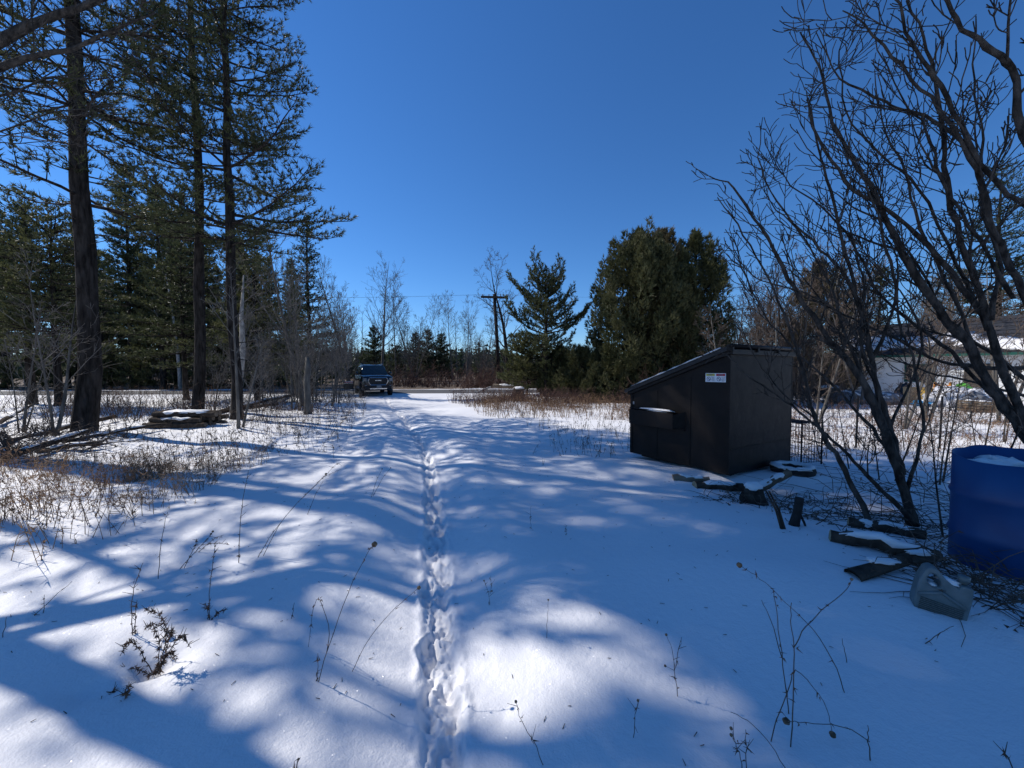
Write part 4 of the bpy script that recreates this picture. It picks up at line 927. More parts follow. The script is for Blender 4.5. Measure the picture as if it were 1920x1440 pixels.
g = Geo(); g.sweep([(-.28, 0, .9), (-.2, .2, .9), (0, .27, .9), (.2, .2, .9), (.28, 0, .9), (.2, -.2, .9), (0, -.27, .9), (-.2, -.2, .9), (-.28, 0, .9)], .025, 6, False); g.obj('rim', M['toy_green'], o, True)
for i, (px, py, Y, lb) in enumerate([(1818, 757, 15.6, 'left dark slatted crate in front of the clutter by the house'), (1846, 757, 15.2, 'right dark slatted crate in front of the clutter by the house')]):
    p = P(px, py, Y); o = thing('slatted_crate', lb, 'crate', at(p.x, p.y), .3+i*.5)
    for k in range(4):
        for s in (-1, 1):
            g = Geo(); g.box((0, s*.24, .06+k*.11), (.62, .02, .075)); g.obj('slat', M['wood'], o)
            g = Geo(); g.box((s*.30, 0, .065+k*.11), (.02, .44, .075)); g.obj('slat', M['wood'], o)
    for sx in (-1, 1):
        for sy in (-1, 1):
            g = Geo(); g.box((sx*.275, sy*.215, .22), (.04, .04, .46)); g.obj('corner_post', M['wood_rot'], o)
    g = Geo(); g.blob((0, 0, .36), (.28, .2, .1), 3, .3, .6, i, -.5); g.obj('snow_cap', M['snow'], o, True)
# dark cart with snow, left end of the yard
p = P(1556, 728, 20.5); o = thing('garden_cart', 'dark garden cart under snow at the left end of the yard', 'cart', at(p.x, p.y), .3)
g = Geo(); g.box((0, 0, .55), (1.3, .7, .35), None, 1.1); bevel(g.obj('tub', M['crate'], o), .03)
for x in (-.4, .4):
    for s in (-1, 1):
        g = Geo(); th = np.linspace(0, 2*math.pi, 17); g.sweep([(x+math.cos(a)*.17, s*.38, .2+math.sin(a)*.17) for a in th], .05, 6, False); g.obj('wheel', M['rubber'], o, True)
g = Geo(); g.blob((0, 0, .72), (.62, .34, .16), 3, .2, .6, 4); g.obj('snow_cap', M['snow'], o, True)

# ------------------------------------------------------------------ wire crate and wire fence
def wires(o, name, a, b, r=.004, sides=4):
    g = Geo(); g.tubes(a, b, r, r, sides); return g.obj(name, M['wire'], o)
cx, cy = 5.22, 7.05
o = thing('wire_crate', 'folding black wire crate standing just right of the dumpster', 'crate', at(cx, cy), .25)
w, d, h = .46, .6, .72
for s in (-1, 1):
    a = []; b = []
    for k in range(9): x = -w/2+w*k/8; a.append((x, s*d/2, .02)); b.append((x, s*d/2, h))
    for k in range(6): z = .03+(h-.04)*k/5; a.append((-w/2, s*d/2, z)); b.append((w/2, s*d/2, z))
    wires(o, 'end_panel', a, b, .0045)
    a = []; b = []
    for k in range(11): y = -d/2+d*k/10; a.append((s*w/2, y, .02)); b.append((s*w/2, y, h))
    for k in range(6): z = .03+(h-.04)*k/5; a.append((s*w/2, -d/2, z)); b.append((s*w/2, d/2, z))
    wires(o, 'side_panel', a, b, .0045)
    for s2 in (-1, 1): wires(o, 'corner_post', [(s*w/2, s2*d/2, -.05)], [(s*w/2, s2*d/2, h+.05)], .015, 6)
a = []; b = []
for k in range(9): x = -w/2+w*k/8; a.append((x, -d/2, h)); b.append((x, d/2, h))
wires(o, 'top_panel', a, b, .0045)
f0 = np.array([5.9, 8.6]); f1 = np.array([14.5, 8.0]); nF = 5
o = thing('wire_fence', 'thin welded wire fence crossing the yard in front of the house', 'fence', at(f0[0], f0[1]))
us = (f1-f0); zz = lambda t: H(*(f0+us*t))-H(*f0)
for k in range(nF+1):
    t = k/nF; q = us*t; g = Geo(); g.sweep([(q[0], q[1], zz(t)-.1), (q[0]+.02, q[1], zz(t)+1.15)], .02, 6); g.obj('post', M['wire'], o)
for k in range(nF):
    a = []; b = []
    for j in range(7):
        z = .05+j*.17; t0, t1 = k/nF, (k+1)/nF; a.append((*(us*t0), zz(t0)+z)); b.append((*(us*t1), zz(t1)+z))
    for j in range(17):
        t = (k+j/17)/nF; a.append((*(us*t), zz(t)+.05)); b.append((*(us*t), zz(t)+1.07))
    wires(o, 'mesh_panel', a, b, .0022, 3)

# ------------------------------------------------------------------ blue drum
def drum():
    bx, by = 3.66, 2.80; o = thing('blue_drum', 'open blue plastic drum at the right edge, jagged snow on its rim', 'drum', at(bx, by, -.05), 0)
    n = 56; prof = [(.0, .262), (.02, .285), (.06, .292), (.255, .290), (.285, .303), (.315, .290), (.555, .290), (.585, .303), (.615, .290), (.86, .29)]
    th = np.linspace(0, 2*math.pi, n, endpoint=False)
    cut = .875-.035*np.cos(th-math.radians(217))+.012*vnoise(np.cos(th)*2+5, np.sin(th)*2+5, .7, 5)
    def shell(inset, zlow, zcut):
        V = []
        for (z, r) in prof:
            zc = z if z < .8 else zcut
            V.append(np.stack([np.cos(th)*(r-inset), np.sin(th)*(r-inset), np.maximum(zc+np.zeros(n), zlow)], 1))
        return V
    A = shell(0, 0, cut); B = shell(.008, .03, cut)[::-1]; rings = A+B; V = np.concatenate(rings); Q = []
    for i in range(len(rings)-1):
        for k in range(n): Q.append([i*n+k, i*n+(k+1) % n, (i+1)*n+(k+1) % n, (i+1)*n+k])
    V = np.concatenate([V, [[0, 0, 0], [0, 0, .03]]]); c0 = len(V)-2; T = [[c0, (k+1) % n, k] for k in range(n)]+[[c0+1, (len(rings)-1)*n+k, (len(rings)-1)*n+(k+1) % n] for k in range(n)]
    g = Geo(); g.add(V, Q, T); g.obj('shell', M['blue_plastic'], o, True)
    g = Geo(); g.blob((.03, .02, .745), (.25, .25, .10), 4, .3, .35, 6); g.obj('snow_fill', M['snow'], o, True)
    g = Geo(); g.sweep([(-.10, -.225, .80), (.0, -.2, .838), (.08, -.15, .83), (.15, -.08, .85), (.2, .02, .83)], [.012, .035, .03, .036, .012], 9, True, .3, 3); g.obj('snow_strip', M['snow'], o, True)
drum()
# ------------------------------------------------------------------ grey jug
def jug():
    b = G(1768, 1150); o = thing('plastic_jug', 'grey green plastic jug with moulded handle lying against the brush by the drum', 'jug', (b.x, b.y+.04, b.z-.03), -.55)
    o.rotation_euler = (-.06, .16, -.62)
    o.scale = (.86,)*3; w, d, h = .25, .12, .30
    outer = [(-.115, 0), (.115, -.0), (.128, .05), (.13, .19), (.122, .262), (.068, .262), (.058, .235), (.0, .262), (-.055, .318), (-.085, .322), (-.108, .30), (-.128, .21), (-.13, .06)]
    hole = [(-.088, .205), (-.05, .192), (-.022, .215), (-.03, .245), (-.06, .283), (-.082, .278), (-.094, .24)]
    bm = bmesh.new(); ed = []
    for loop in (outer, hole):
        vs = [bm.verts.new((x, -d/2, z)) for x, z in loop]
        ed += [bm.edges.new((vs[k], vs[(k+1) % len(vs)])) for k in range(len(vs))]
    fc = [f for f in bmesh.ops.triangle_fill(bm, use_beauty=True, use_dissolve=False, edges=ed)['geom'] if isinstance(f, bmesh.types.BMFace)]
    ex = bmesh.ops.extrude_face_region(bm, geom=fc)['geom']
    bmesh.ops.translate(bm, vec=(0, d, 0), verts=[v_ for v_ in ex if isinstance(v_, bmesh.types.BMVert)])
    bmesh.ops.recalc_face_normals(bm, faces=bm.faces); me = bpy.data.meshes.new('body'); bm.to_mesh(me); bm.free()
    me.materials.append(M['jug']); body = bevel(link('body', me, o), .016, 3)
    g = Geo(); g.sweep([(w/2-.043, 0, .268), (w/2-.043, 0, .285), (w/2-.043, 0, .286), (w/2-.043, 0, .318)], [.024, .024, .031, .030], 16); g.obj('cap', M['jug'], o, True)
    for a, b_ in (((-.118, .12), (-.012, .178)), ((-.012, .178), (.105, .12))):
        g = Geo(); g.sweep([(a[0], -d/2-.002, a[1]), (b_[0], -d/2-.002, b_[1])], .012, 8); g.obj('moulded_ridge', M['jug'], body, True)
    for k in range(8):
        g = Geo(); z = .016+k*.0125; g.box((0, -d/2-.002, z), (.205, .006, .0065)); g.obj('label_line', M['jug_label'], body)
    g = Geo(); g.blob((.02, .0, .252), (.055, .05, .022), 3, .3, .5, 2); g.obj('snow_cap', M['snow'], o, True)
    g = Geo(); g.blob((-.055, .0, .202), (.03, .045, .014), 2, .3, .5, 2); g.obj('snow_cap', M['snow'], o, True)
jug()

# ------------------------------------------------------------------ logs, stump, planks
def log(name, label, a, b, r, mt='wood', snow=True, cat='log', seed=0, bend=.0, cutm='wood_cut', lift=.6):
    a = np.array(a, float); b = np.array(b, float); n = 9; t = np.linspace(0, 1, n)[:, None]; L = np.linalg.norm(b-a)
    rs = np.random.RandomState(seed); p = a+(b-a)*t; p[:, 2] += np.sin(t[:, 0]*math.pi)*bend; p[1:-1] += rs.normal(size=(n-2, 3))*r*.12
    o = thing(name, label, cat, tuple(a)); q = p-a
    rad = r*(1+.06*rs.normal(size=n))*np.linspace(1, .88, n)
    g = Geo(); g.sweep(q, rad, 12, False, .12, seed); g.obj('bark', M[mt], o, True)
    for e, i in ((0, 0), (1, n-1)):
        g = Geo(); d = uvec(q[1]-q[0])*(-.003 if e == 0 else .003); g.sweep([q[i], q[i]+d], [rad[i]*.95, rad[i]*.93], 12); g.obj('cut_end', M[cutm], o)
    if snow:
        i0, i1 = 1, n-1; s = q[i0:i1].copy(); s[:, 2] += r*lift; rr = r*.9*(1+.3*rs.normal(size=len(s))*.5); rr[0] *= .4; rr[-1] *= .4
        g = Geo(); g.sweep(s, np.abs(rr), 10, True, .55, seed+1, .6); g.obj('snow_cap', M['snow'], o, True)
    return o
def gz(px, py, dz=0): v = G(px, py); return (v.x, v.y, v.z+dz)
log('cut_log', 'short round log raised on the stump, sawn end towards the driveway', gz(1408, 930, .06), (*gz(1478, 917)[:2], gz(1478, 917)[2]+.22), .058, 'wood', True, 'log', 1)
o = thing('tree_stump', 'wide weathered stump capped with snow below the dumpster corner', 'stump', gz(1412, 938))
g = Geo(); g.sweep([(0, 0, -.1), (0, 0, .02), (0, 0, .10), (0, 0, .17)], [.17, .15, .11, .095], 14, True, .35, 3); g.obj('wood', M['wood_rot'], o, True)
g = Geo(); g.blob((0, 0, .18), (.10, .09, .06), 3, .2, .6, 3); g.obj('snow_cap', M['snow'], o, True)
log('cut_log', 'half buried snowy log lying nearest the foot of the dumpster', gz(1262, 899, .02), gz(1330, 903, .02), .055, 'wood', True, 'log', 5)
log('cut_log', 'dark rotten log half buried in snow left of the stump', gz(1302, 912, .01), gz(1392, 915, .01), .06, 'wood_rot', True, 'log', 6)
# black post stub
v = gz(1494, 985); o = thing('post_stub', 'short black stub of a post standing in the snow', 'post', v)
g = Geo(); g.sweep([(-.03, 0, -.06), (-.02, 0, .03), (.0, 0, .12), (.02, 0, .26)], [.055, .042, .036, .036], 10, True, .1, 3); g.obj('stub', M['rubber'], o, True)
g = Geo(); g.sweep([(.03, 0, .1), (.06, -.01, .03), (.085, -.01, -.04)], [.01, .01, .008], 6); g.obj('root', M['rubber'], o, True)
v = gz(1468, 992); o = thing('broken_sticks', 'two thin split sticks leaning left of the black stub', 'sticks', v)
for dx in (0, .025):
    g = Geo(); g.sweep([(dx, 0, -.04), (-.05+dx, .02, .16), (-.14+dx, .03, .34)], [.012, .010, .006], 6, True, .2, 2); g.obj('stick', M['wood_rot'], o)
# old tyre under snow
v = gz(1486, 884); o = thing('old_tyre', 'snow covered tyre lying flat against the dumpster back', 'tyre', (v[0], v[1], v[2]))
g = Geo(); th = np.linspace(0, 2*math.pi, 29); g.sweep([(math.cos(a)*.22, math.sin(a)*.22, .03) for a in th], .07, 10, False); g.obj('tread', M['rubber'], o, True)
g = Geo(); g.sweep([(math.cos(a)*.22, math.sin(a)*.22, .085) for a in th], .06, 8, False, .5, 4, .45); g.obj('snow_cap', M['snow'], o, True)
log('fallen_log', 'long snow covered log lying in front of the bare tree by the drum', gz(1556, 1012, .03), gz(1752, 1058, .05), .06, 'wood_rot', True, 'log', 8, .02)
log('fallen_log', 'second snowy log behind the long one by the bare tree', gz(1590, 985, .03), gz(1735, 1012, .04), .05, 'wood_rot', True, 'log', 9, .0)
# curled bark slabs
for i, (x0, y0, x1, y1, lb) in enumerate([(1598, 1082, 1700, 1068, 'curled dark bark slab jutting out of the snow left of the jug'), (1690, 1052, 1758, 1062, 'small bark slab lying above the jug')]):
    a = np.array(gz(x0, y0, .0)); b = np.array(gz(x1, y1, .05)); n = 7; V = []
    o = thing('bark_slab', lb, 'bark', tuple(a)); 
    for t in np.linspace(0, 1, n):
        c = (b-a)*t
        for k in range(6):
            an = math.pi*(k/5-.05); V.append(c+np.array([0, math.cos(an)*.07*(1-.4*t), math.sin(an)*.055*(.5+t*.6)]))
    g = Geo(); V = np.array(V); V2 = V*1.0; V2[:, 2] += .012; V = np.concatenate([V, V2]); Q = []
    for r_ in range(n-1):
        for k in range(5):
            q_ = [r_*6+k, r_*6+k+1, (r_+1)*6+k+1, (r_+1)*6+k]; Q.append(q_); Q.append([q+n*6 for q in q_[::-1]])
    g.add(V, Q); g.obj('bark', M['wood_rot'], o, True)
    g = Geo(); c = (b-a)*.55; g.blob((c[0], c[1], c[2]+.06), (.11, .04, .018), 3, .3, .6, i); g.obj('snow_cap', M['snow'], o, True)
# left: stack of dark logs, brush pile, leaning poles
lp = G(322, 803); rs = np.random.RandomState(12)
k = 0
for row in range(3):
    for j in range(5-row):
        a = np.array([lp.x-.75+rs.uniform(-.1, .1), lp.y+.05+j*.17+row*.085, H(lp.x, lp.y)+.07+row*.145]); b = a+np.array([1.6+rs.uniform(-.2, .25), rs.uniform(-.05, .1), rs.uniform(-.02, .04)])
        nm = ['front bottom', 'second bottom', 'third bottom', 'fourth bottom', 'rear bottom', 'front middle', 'second middle', 'third middle', 'rear middle', 'front top', 'centre top', 'rear top'][k]
        log('stacked_log', f'{nm} log of the low dark stack before the tall pines', a, b, .08, 'wood_rot', row == 2 or (j == 0 and row == 1), 'log', 40+k, 0, 'wood'); k += 1
sticks = [((385, 782), (560, 742), .09, .05, 'long fallen trunk leaning behind the forked sapling'), ((400, 778), (520, 764), .07, .05, 'dark fallen pole low behind the forked sapling'), ((10, 835), (215, 790), .07, .06, 'longest pole of the brush pile at the left edge'), ((0, 868), (180, 815), .06, .05, 'front pole of the brush pile at the left edge'), ((70, 850), (190, 842), .05, .04, 'short pole lying across the brush pile at left'), ((0, 800), (60, 770), .06, .12, 'pole sticking up at the far left edge'), ((120, 832), (300, 806), .045, .04, 'thin pole between the brush pile and the log stack')]
for i, (a, b, r, dz, lb) in enumerate(sticks): log('fallen_pole', lb, gz(*a, dz), gz(*b, dz+.1), r, 'wood_rot', i != 1, 'branch', 70+i, .03, 'wood')
# middle distance: brush heap with planks, right of the driveway
log('pale_plank', 'pale plank lying on the brush heap right of the driveway', gz(893, 748, .35), (*gz(920, 745)[:2], gz(920, 745)[2]+.62), .06, 'plank', False, 'plank', 90, 0, 'plank')
log('fallen_log', 'snow topped log across the brush heap before the lone pine', gz(925, 738, .55), gz(985, 740, .5), .14, 'wood', True, 'log', 91, .0)
o = thing('stump_block', 'dark stump block under the snow topped log before the lone pine', 'stump', gz(972, 748))
g = Geo(); g.sweep([(0, 0, -.1), (0, 0, .25), (.03, 0, .5), (.05, 0, .62)], [.42, .36, .34, .30], 12, True, .3, 5); g.obj('wood', M['wood_rot'], o, True)
g = Geo(); g.blob((.04, 0, .64), (.3, .3, .09), 3, .2, .6, 3); g.obj('snow_cap', M['snow'], o, True)
thicket('brush_heap', 'heap of brown twigs around the planks right of the driveway', 26, (-1.9, 18.3, 1.0, 22.5), (.4, .9), 'weed', 301, 7, 8, .010, .9)
thicket('brush_heap', 'dark twig heap half under snow in the middle of the field edge', 10, (-1.6, 18.6, -.2, 19.6), (.3, .6), 'twig', 302, 12, 8, .012, 1.2)
thicket('brush_pile', 'tangled dark brush pile at the left edge of the clearing', 34, (-13.5, 7.6, -9.4, 9.6), (.3, .8), 'twig', 303, 7, 8, .012, 1.2)
# ------------------------------------------------------------------ bare tree in the right foreground, built stem by stem
def poly(pts_px, Y):
    """3D polyline through sight lines at the given distances"""
    n = len(pts_px); Ys = np.interp(np.arange(n), np.linspace(0, n-1, len(Y)), Y)
    return np.array([P(x, y, d) for (x, y), d in zip(pts_px, Ys)])
NT = dict(n=[8, 7, 6, 5], kids=[8, 5, 4, 0], wig=[.05, .12, .14, .15], up=[.02, .10, .09, .06], ang=[.7, .75, .7, .6], len=[.5, .55, .6, .5], thin=[.5, .6, .65, .5], tip=.0044)
NT['from'] = [.2, .2, .2, .1]
def near_tree(label, stems, seed, base, cat='tree', den=1.0, side_len=.9):
    rs = np.random.RandomState(seed); o = thing('bare_tree', label, cat, tuple(base)); base = np.array(base); out = []; T = Geo()
    for pts, Y, r0, r1 in stems:
        p = poly(pts, Y); r0 = max(r0*.85, r1*1.5); r1 *= .8
        t = np.linspace(0, len(p)-1, len(p)*4-3); q = np.stack([np.interp(t, np.arange(len(p)), p[:, k]) for k in range(3)], 1)
        for _ in range(2): q[1:-1] = (q[:-2]+2*q[1:-1]+q[2:])/4
        q[1:-1] += rs.normal(size=(len(q)-2, 3))*.008
        rad = np.linspace(0, 1, len(q)); rad = r0*(1-rad)+r1*rad
        T.sweep(q-base, rad*(1+.07*rs.normal(size=len(q))), 9 if r0 > .02 else 6, True, .3, seed)
        L = np.linalg.norm(np.diff(q, axis=0), axis=1).sum(); nk = int(L*5.2*den)
        for f in np.sort(rs.uniform(.3, 1.0, nk)):
            i = min(int(f*(len(q)-1)), len(q)-2); d = uvec(q[i+1]-q[i]); side = uvec(np.cross(d, rs.normal(size=3)))
            nd = uvec(d*rs.uniform(.4, .9)+side*rs.uniform(.5, .9)+np.array([0, 0, .15]))
            rr = max(.004, (r0*(1-f)+r1*f)*rs.uniform(.3, .55)); lev = 1 if rr > .009 else 2
            grow(rs, q[i]-base, nd, side_len*rs.uniform(.45, 1.1)*(1.1-.5*f), min(rr, .014), lev, out, NT)
    T.obj('trunk', M['bark_near'], o, True)
    seg_geo(out)[1].obj('crown', M['bark_near'], o)
    return o
b1 = gz(1640, 1002)
near_tree('thin bare tree bending left over the dumpster corner', [
    ([(1640, 1005), (1608, 930), (1572, 862), (1545, 815), (1528, 785), (1505, 690), (1480, 610), (1440, 520), (1395, 440), (1345, 370)], (3.55, 4.0, 4.2), .032, .006),
    ([(1545, 815), (1500, 770), (1440, 730), (1395, 700), (1362, 665), (1330, 655)], (3.95, 4.3), .017, .004),
    ([(1528, 785), (1470, 742), (1430, 690), (1400, 640), (1385, 600)], (3.95, 4.2), .012, .004),
    ([(1720, 985), (1660, 920), (1600, 865), (1548, 812)], (3.7, 3.95), .02, .016)], 401, b1, den=.55, side_len=.55)
b2 = gz(1712, 985)
near_tree('bare tree with dark leaning stems just left of the blue drum', [
    ([(1712, 990), (1692, 900), (1668, 830), (1640, 760), (1600, 690), (1560, 640), (1510, 580), (1470, 500), (1425, 425), (1375, 345), (1330, 330)], (3.75, 4.1, 4.4), .058, .006),
    ([(1690, 890), (1672, 810), (1648, 745), (1635, 670), (1622, 600), (1600, 540), (1578, 450), (1548, 330), (1530, 250), (1512, 170)], (3.85, 4.2, 4.3), .042, .006),
    ([(1622, 600), (1590, 520), (1540, 470), (1470, 400), (1420, 320), (1430, 220)], (4.1, 4.5), .02, .005),
    ([(1635, 670), (1690, 560), (1660, 470), (1640, 380), (1600, 300), (1570, 190)], (4.1, 3.8), .018, .005),
    ([(1660, 830), (1740, 640), (1700, 560), (1640, 500), (1600, 440)], (3.9, 4.4), .015, .005),
    ([(1700, 930), (1672, 850), (1625, 790), (1560, 720), (1500, 665), (1430, 590), (1390, 500), (1360, 430)], (3.8, 4.5), .022, .005),
    ([(1640, 760), (1590, 640), (1560, 540), (1500, 430), (1440, 380), (1425, 300)], (4.0, 4.7), .018, .004),
    ([(1668, 830), (1640, 700), (1590, 600), (1540, 560), (1480, 540), (1410, 520), (1370, 470)], (3.9, 4.2), .016, .004),
    ([(1700, 920), (1735, 800), (1720, 690), (1680, 600), (1690, 500), (1650, 420), (1655, 330)], (3.8, 4.2), .018, .004),
    ([(1648, 745), (1610, 640), (1625, 520), (1590, 430), (1600, 330), (1580, 270)], (4.0, 4.4), .016, .004)], 402, b2, den=.8, side_len=.8)
b3 = np.array(at(5.15, 3.75))
near_tree('largest bare tree leaning in from the right edge behind the blue drum', [
    ([(1960, 860), (1905, 790), (1860, 735), (1810, 640), (1745, 560), (1690, 470), (1640, 370), (1600, 300), (1560, 230), (1540, 120), (1500, 60)], (3.9, 4.1, 4.5), .062, .008),
    ([(1935, 830), (1880, 700), (1850, 600), (1835, 540), (1790, 420), (1770, 310), (1765, 210), (1740, 90), (1700, 0)], (3.9, 3.8, 3.8), .045, .010),
    ([(1850, 600), (1760, 480), (1680, 400), (1600, 360), (1545, 280), (1505, 190), (1590, 110)], (3.9, 4.2), .032, .005),
    ([(1950, 620), (1905, 520), (1860, 440), (1840, 330), (1790, 200), (1740, 130), (1700, 60), (1660, -30)], (3.6, 3.5, 3.5), .035, .010),
    ([(1960, 300), (1905, 240), (1905, 120), (1850, 90), (1790, 40), (1760, -40)], (3.3, 3.2), .036, .014),
    ([(1840, 330), (1760, 200), (1690, 130), (1620, 40), (1580, 20)], (3.5, 3.8), .02, .006),
    ([(1960, 410), (1870, 350), (1800, 260), (1760, 230), (1660, 190), (1570, 150), (1530, 60)], (3.7, 4.1), .028, .005),
    ([(1950, 690), (1860, 690), (1760, 680), (1690, 640), (1600, 600), (1530, 560), (1470, 470)], (4.3, 4.6), .03, .005),
    ([(1960, 760), (1900, 735), (1820, 715), (1740, 700), (1660, 665), (1590, 640)], (4.4, 4.6), .022, .006),
    ([(1920, 800), (1840, 690), (1790, 560), (1720, 420), (1700, 320), (1650, 230), (1640, 130)], (4.1, 4.7), .028, .005),
    ([(1900, 780), (1800, 680), (1720, 610), (1650, 560), (1610, 470), (1560, 400), (1480, 350), (1440, 280)], (4.2, 4.8), .026, .005),
    ([(1860, 600), (1880, 480), (1830, 380), (1850, 260), (1820, 150), (1830, 30)], (3.8, 4.2), .022, .006),
    ([(1935, 720), (1830, 640), (1760, 600), (1740, 520), (1660, 430), (1640, 330), (1590, 250)], (4.0, 4.3), .022, .005),
    ([(1850, 620), (1800, 500), (1720, 340), (1660, 300), (1580, 210), (1572, 90), (1600, 10)], (4.0, 4.4), .02, .005),
    ([(1900, 560), (1840, 450), (1760, 340), (1740, 240), (1690, 190), (1640, 60)], (3.7, 3.9), .02, .005)], 403, b3, den=.75, side_len=.9)
# thin saplings between the barrel and the fence
SM = dict(n=[7, 5, 4, 3], kids=[8, 4, 2, 0], tip=.0025)
sp = bare_tree('bare_sapling', 'thin upright sapling between the drum and the bare tree', 'sapling', bare_geo(411, 1.7, .012, 2, **SM), gz(1790, 1010), 0, 1, None, 'bark_near', 'twig')
for i, (px, py, sc, lb) in enumerate([(1662, 900, 1.0, 'thin sapling rising behind the stem left of the drum'), (1760, 905, 1.1, 'whippy sapling behind the drum, left of it'), (1600, 880, .9, 'thin sapling between dumpster and leaning stems'), (1545, 860, .75, 'small sapling next to the wire crate'), (1840, 840, 1.3, 'tall whip growing behind the blue drum'), (1705, 845, 1.2, 'slender sapling by the wire fence in the yard'), (1880, 830, 1.2, 'slender sapling at the right edge by the fence')]):
    copy_thing(sp, gz(px, py), i*1.3, sc, lb)
md = bare_tree('bare_sapling', 'leafless young tree in the yard left of the clutter', 'sapling', bare_geo(412, 4.2, .045, 2, kids=[12, 6, 4, 0], tip=.005), at(9.3, 11.8), 0, 1, None, 'bark_grey', 'twig')
for i, (x, y, sc, lb) in enumerate([(11.2, 11.0, .9, 'leafless young tree in the yard before the pale tarp'), (13.6, 12.6, 1.15, 'leafless young tree in the yard before the right crates'), (8.2, 14.5, 1.1, 'leafless young tree behind the dumpster back'), (12.6, 17.8, 1.2, 'leafless young tree beside the garden cart'), (10.6, 15.4, 1.2, 'leafless young tree in the yard behind the fence'), (15.5, 12.2, 1.25, 'leafless young tree by the right edge of the yard'), (17.2, 16.2, 1.5, 'tall leafless young tree before the left end of the house'), (18.6, 14.6, 1.5, 'tall leafless young tree before the house door'), (16.0, 17.6, 1.4, 'tall leafless young tree left of the black bags')]):
    copy_thing(md, at(x, y), i*1.1, sc, lb)
# bare limb of a tree standing left of the camera, reaching into the top left corner
o = thing('bare_tree', 'bare hardwood reaching its thick limbs into the top left corner', 'tree', at(-7.2, 3.6))
bs = np.array(at(-7.2, 3.6)); T = Geo(); out = []; rs = np.random.RandomState(421)
T.sweep([(0, 0, -.2), (.05, 0, 1.5), (.1, .1, 3.2), (.25, .15, 5.0), (.2, .2, 7.0), (.3, .2, 9)], [.2, .16, .14, .12, .08, .02], 11, True, .15, 5)
for pts, r0, r1, st in ([[(-60, 110), (30, 60), (95, 30), (170, 10), (260, -40)], .06, .03, 3.0], [[(-60, 150), (20, 118), (90, 98), (135, 95), (200, 60), (290, 25)], .045, .012, 4.0], [[(-40, 190), (40, 170), (90, 140), (160, 150)], .018, .005, 3.4], [[(-40, 262), (60, 225), (120, 200), (150, 260)], .012, .004, 3.6]):
    p = poly(pts, (5.0, 5.6)); root = bs+np.array([.1, .1, 2.6+st*.35]); p = np.concatenate([[root, root*.45+p[0]*.55], p]); t = np.linspace(0, len(p)-1, len(p)*4); q = np.stack([np.interp(t, np.arange(len(p)), p[:, k]) for k in range(3)], 1)
    for _ in range(3): q[1:-1] = (q[:-2]+2*q[1:-1]+q[2:])/4
    T.sweep(q-bs, np.linspace(r0*1.3, r1, len(q)), 8, True, .15, 7)
    for f in rs.uniform(.35, 1, 9):
        i = int(f*(len(q)-2)); d = uvec(q[i+1]-q[i]); grow(rs, q[i]-bs, uvec(d+rs.normal(size=3)*.6), .9, .008, 1, out, NT)
T.obj('trunk', M['bark_near'], o, True); seg_geo(out)[1].obj('crown', M['bark_near'], o)

# ------------------------------------------------------------------ dead weeds: each one in the foreground is a thing
def weed(label, stems, heads=(), leaves=0, seed=0, r=.0028, mt='weed_dark', twigs=0):
    """stems: pixel polylines, first point on the snow; heads: (stem index, radius)"""
    rs = np.random.RandomState(seed); b = G(*stems[0][0]); o = thing('dead_weed', label, 'weed', tuple(b)); S = Geo(); ends = []
    for pts in stems:
        g0 = G(*pts[0]) if pts[0][1] > 760 and abs(pts[0][1]-stems[0][0][1]) < 260 else b
        Y0 = min(max(g0.y, b.y-.25), b.y+.25)
        if pts is stems[0]: Y0 = b.y
        dd = rs.uniform(-.05, .05)
        q = np.array([P(x, y, Y0+dd*i/len(pts)) for i, (x, y) in enumerate(pts)])-np.array(b)
        q[0][2] -= .03
        t = np.linspace(0, len(q)-1, len(q)*3); q = np.stack([np.interp(t, np.arange(len(q)), q[:, k]) for k in range(3)], 1)
        q[1:-1] = (q[:-2]+2*q[1:-1]+q[2:])/4; q[1:-1] += rs.normal(size=(len(q)-2, 3))*.0015
        r = r*.97; S.sweep(q, np.linspace(r*.8, r*.4, len(q)), 6); ends.append(q)
        for k in range(twigs):
            i = rs.randint(len(q)//3, len(q)-1); d = uvec(np.array([rs.normal(), rs.normal(), .6])); l = rs.uniform(.02, .06)
            S.sweep([q[i], q[i]+d*l], [r*.6, r*.3], 5); ends.append(np.array([q[i], q[i]+d*l]))
    S.obj('stem', M[mt], o, True)
    for hi, hr in heads:
        q = ends[hi]; d = uvec(q[-1]-q[-3] if len(q) > 2 else q[-1]-q[0]); g = Geo(); c = q[-1]
        # folded umbel: a cage of curved rays
        for k in range(16):
            a = k*2.4; e1 = uvec(np.cross(d, [.2, .3, .9])); e2 = np.cross(d, e1); s = (e1*math.cos(a)+e2*math.sin(a))
            g.sweep([c-d*hr*.2, c+s*hr*.75+d*hr*.45, c+s*hr*.55+d*hr*1.3, c+s*hr*.1+d*hr*1.5], [.0012, .0013, .002, .001], 4)
        g.blob(c+d*hr*.75, (hr*.5, hr*.5, hr*.55), 2, .4, .4, k); g.obj('seed_head', M['seed'], o)
    if leaves:
        A = []; 
        for q in ends:
            if len(q) < 3: continue
            m = rs.randint(0, len(q)-1, leaves); A.append(q[m]+rs.normal(size=(leaves, 3))*.004)
        A = np.concatenate(A); g = Geo(); g.blades(A, np.tile([0, 0, -.2], (len(A), 1)), .022, .006, 2, .8, rs); g.obj('curled_leaves', M['weed'], o)
    return o
weed('two tall weeds with round seed heads left of the boot prints', [[(594, 1278), (620, 1200), (652, 1110), (690, 1035), (699, 1024)], [(594, 1276), (596, 1225)], [(610, 1225), (620, 1180), (598, 1118), (586, 1140), (578, 1215)]], [(0, .016)], 10, 1, .0026)
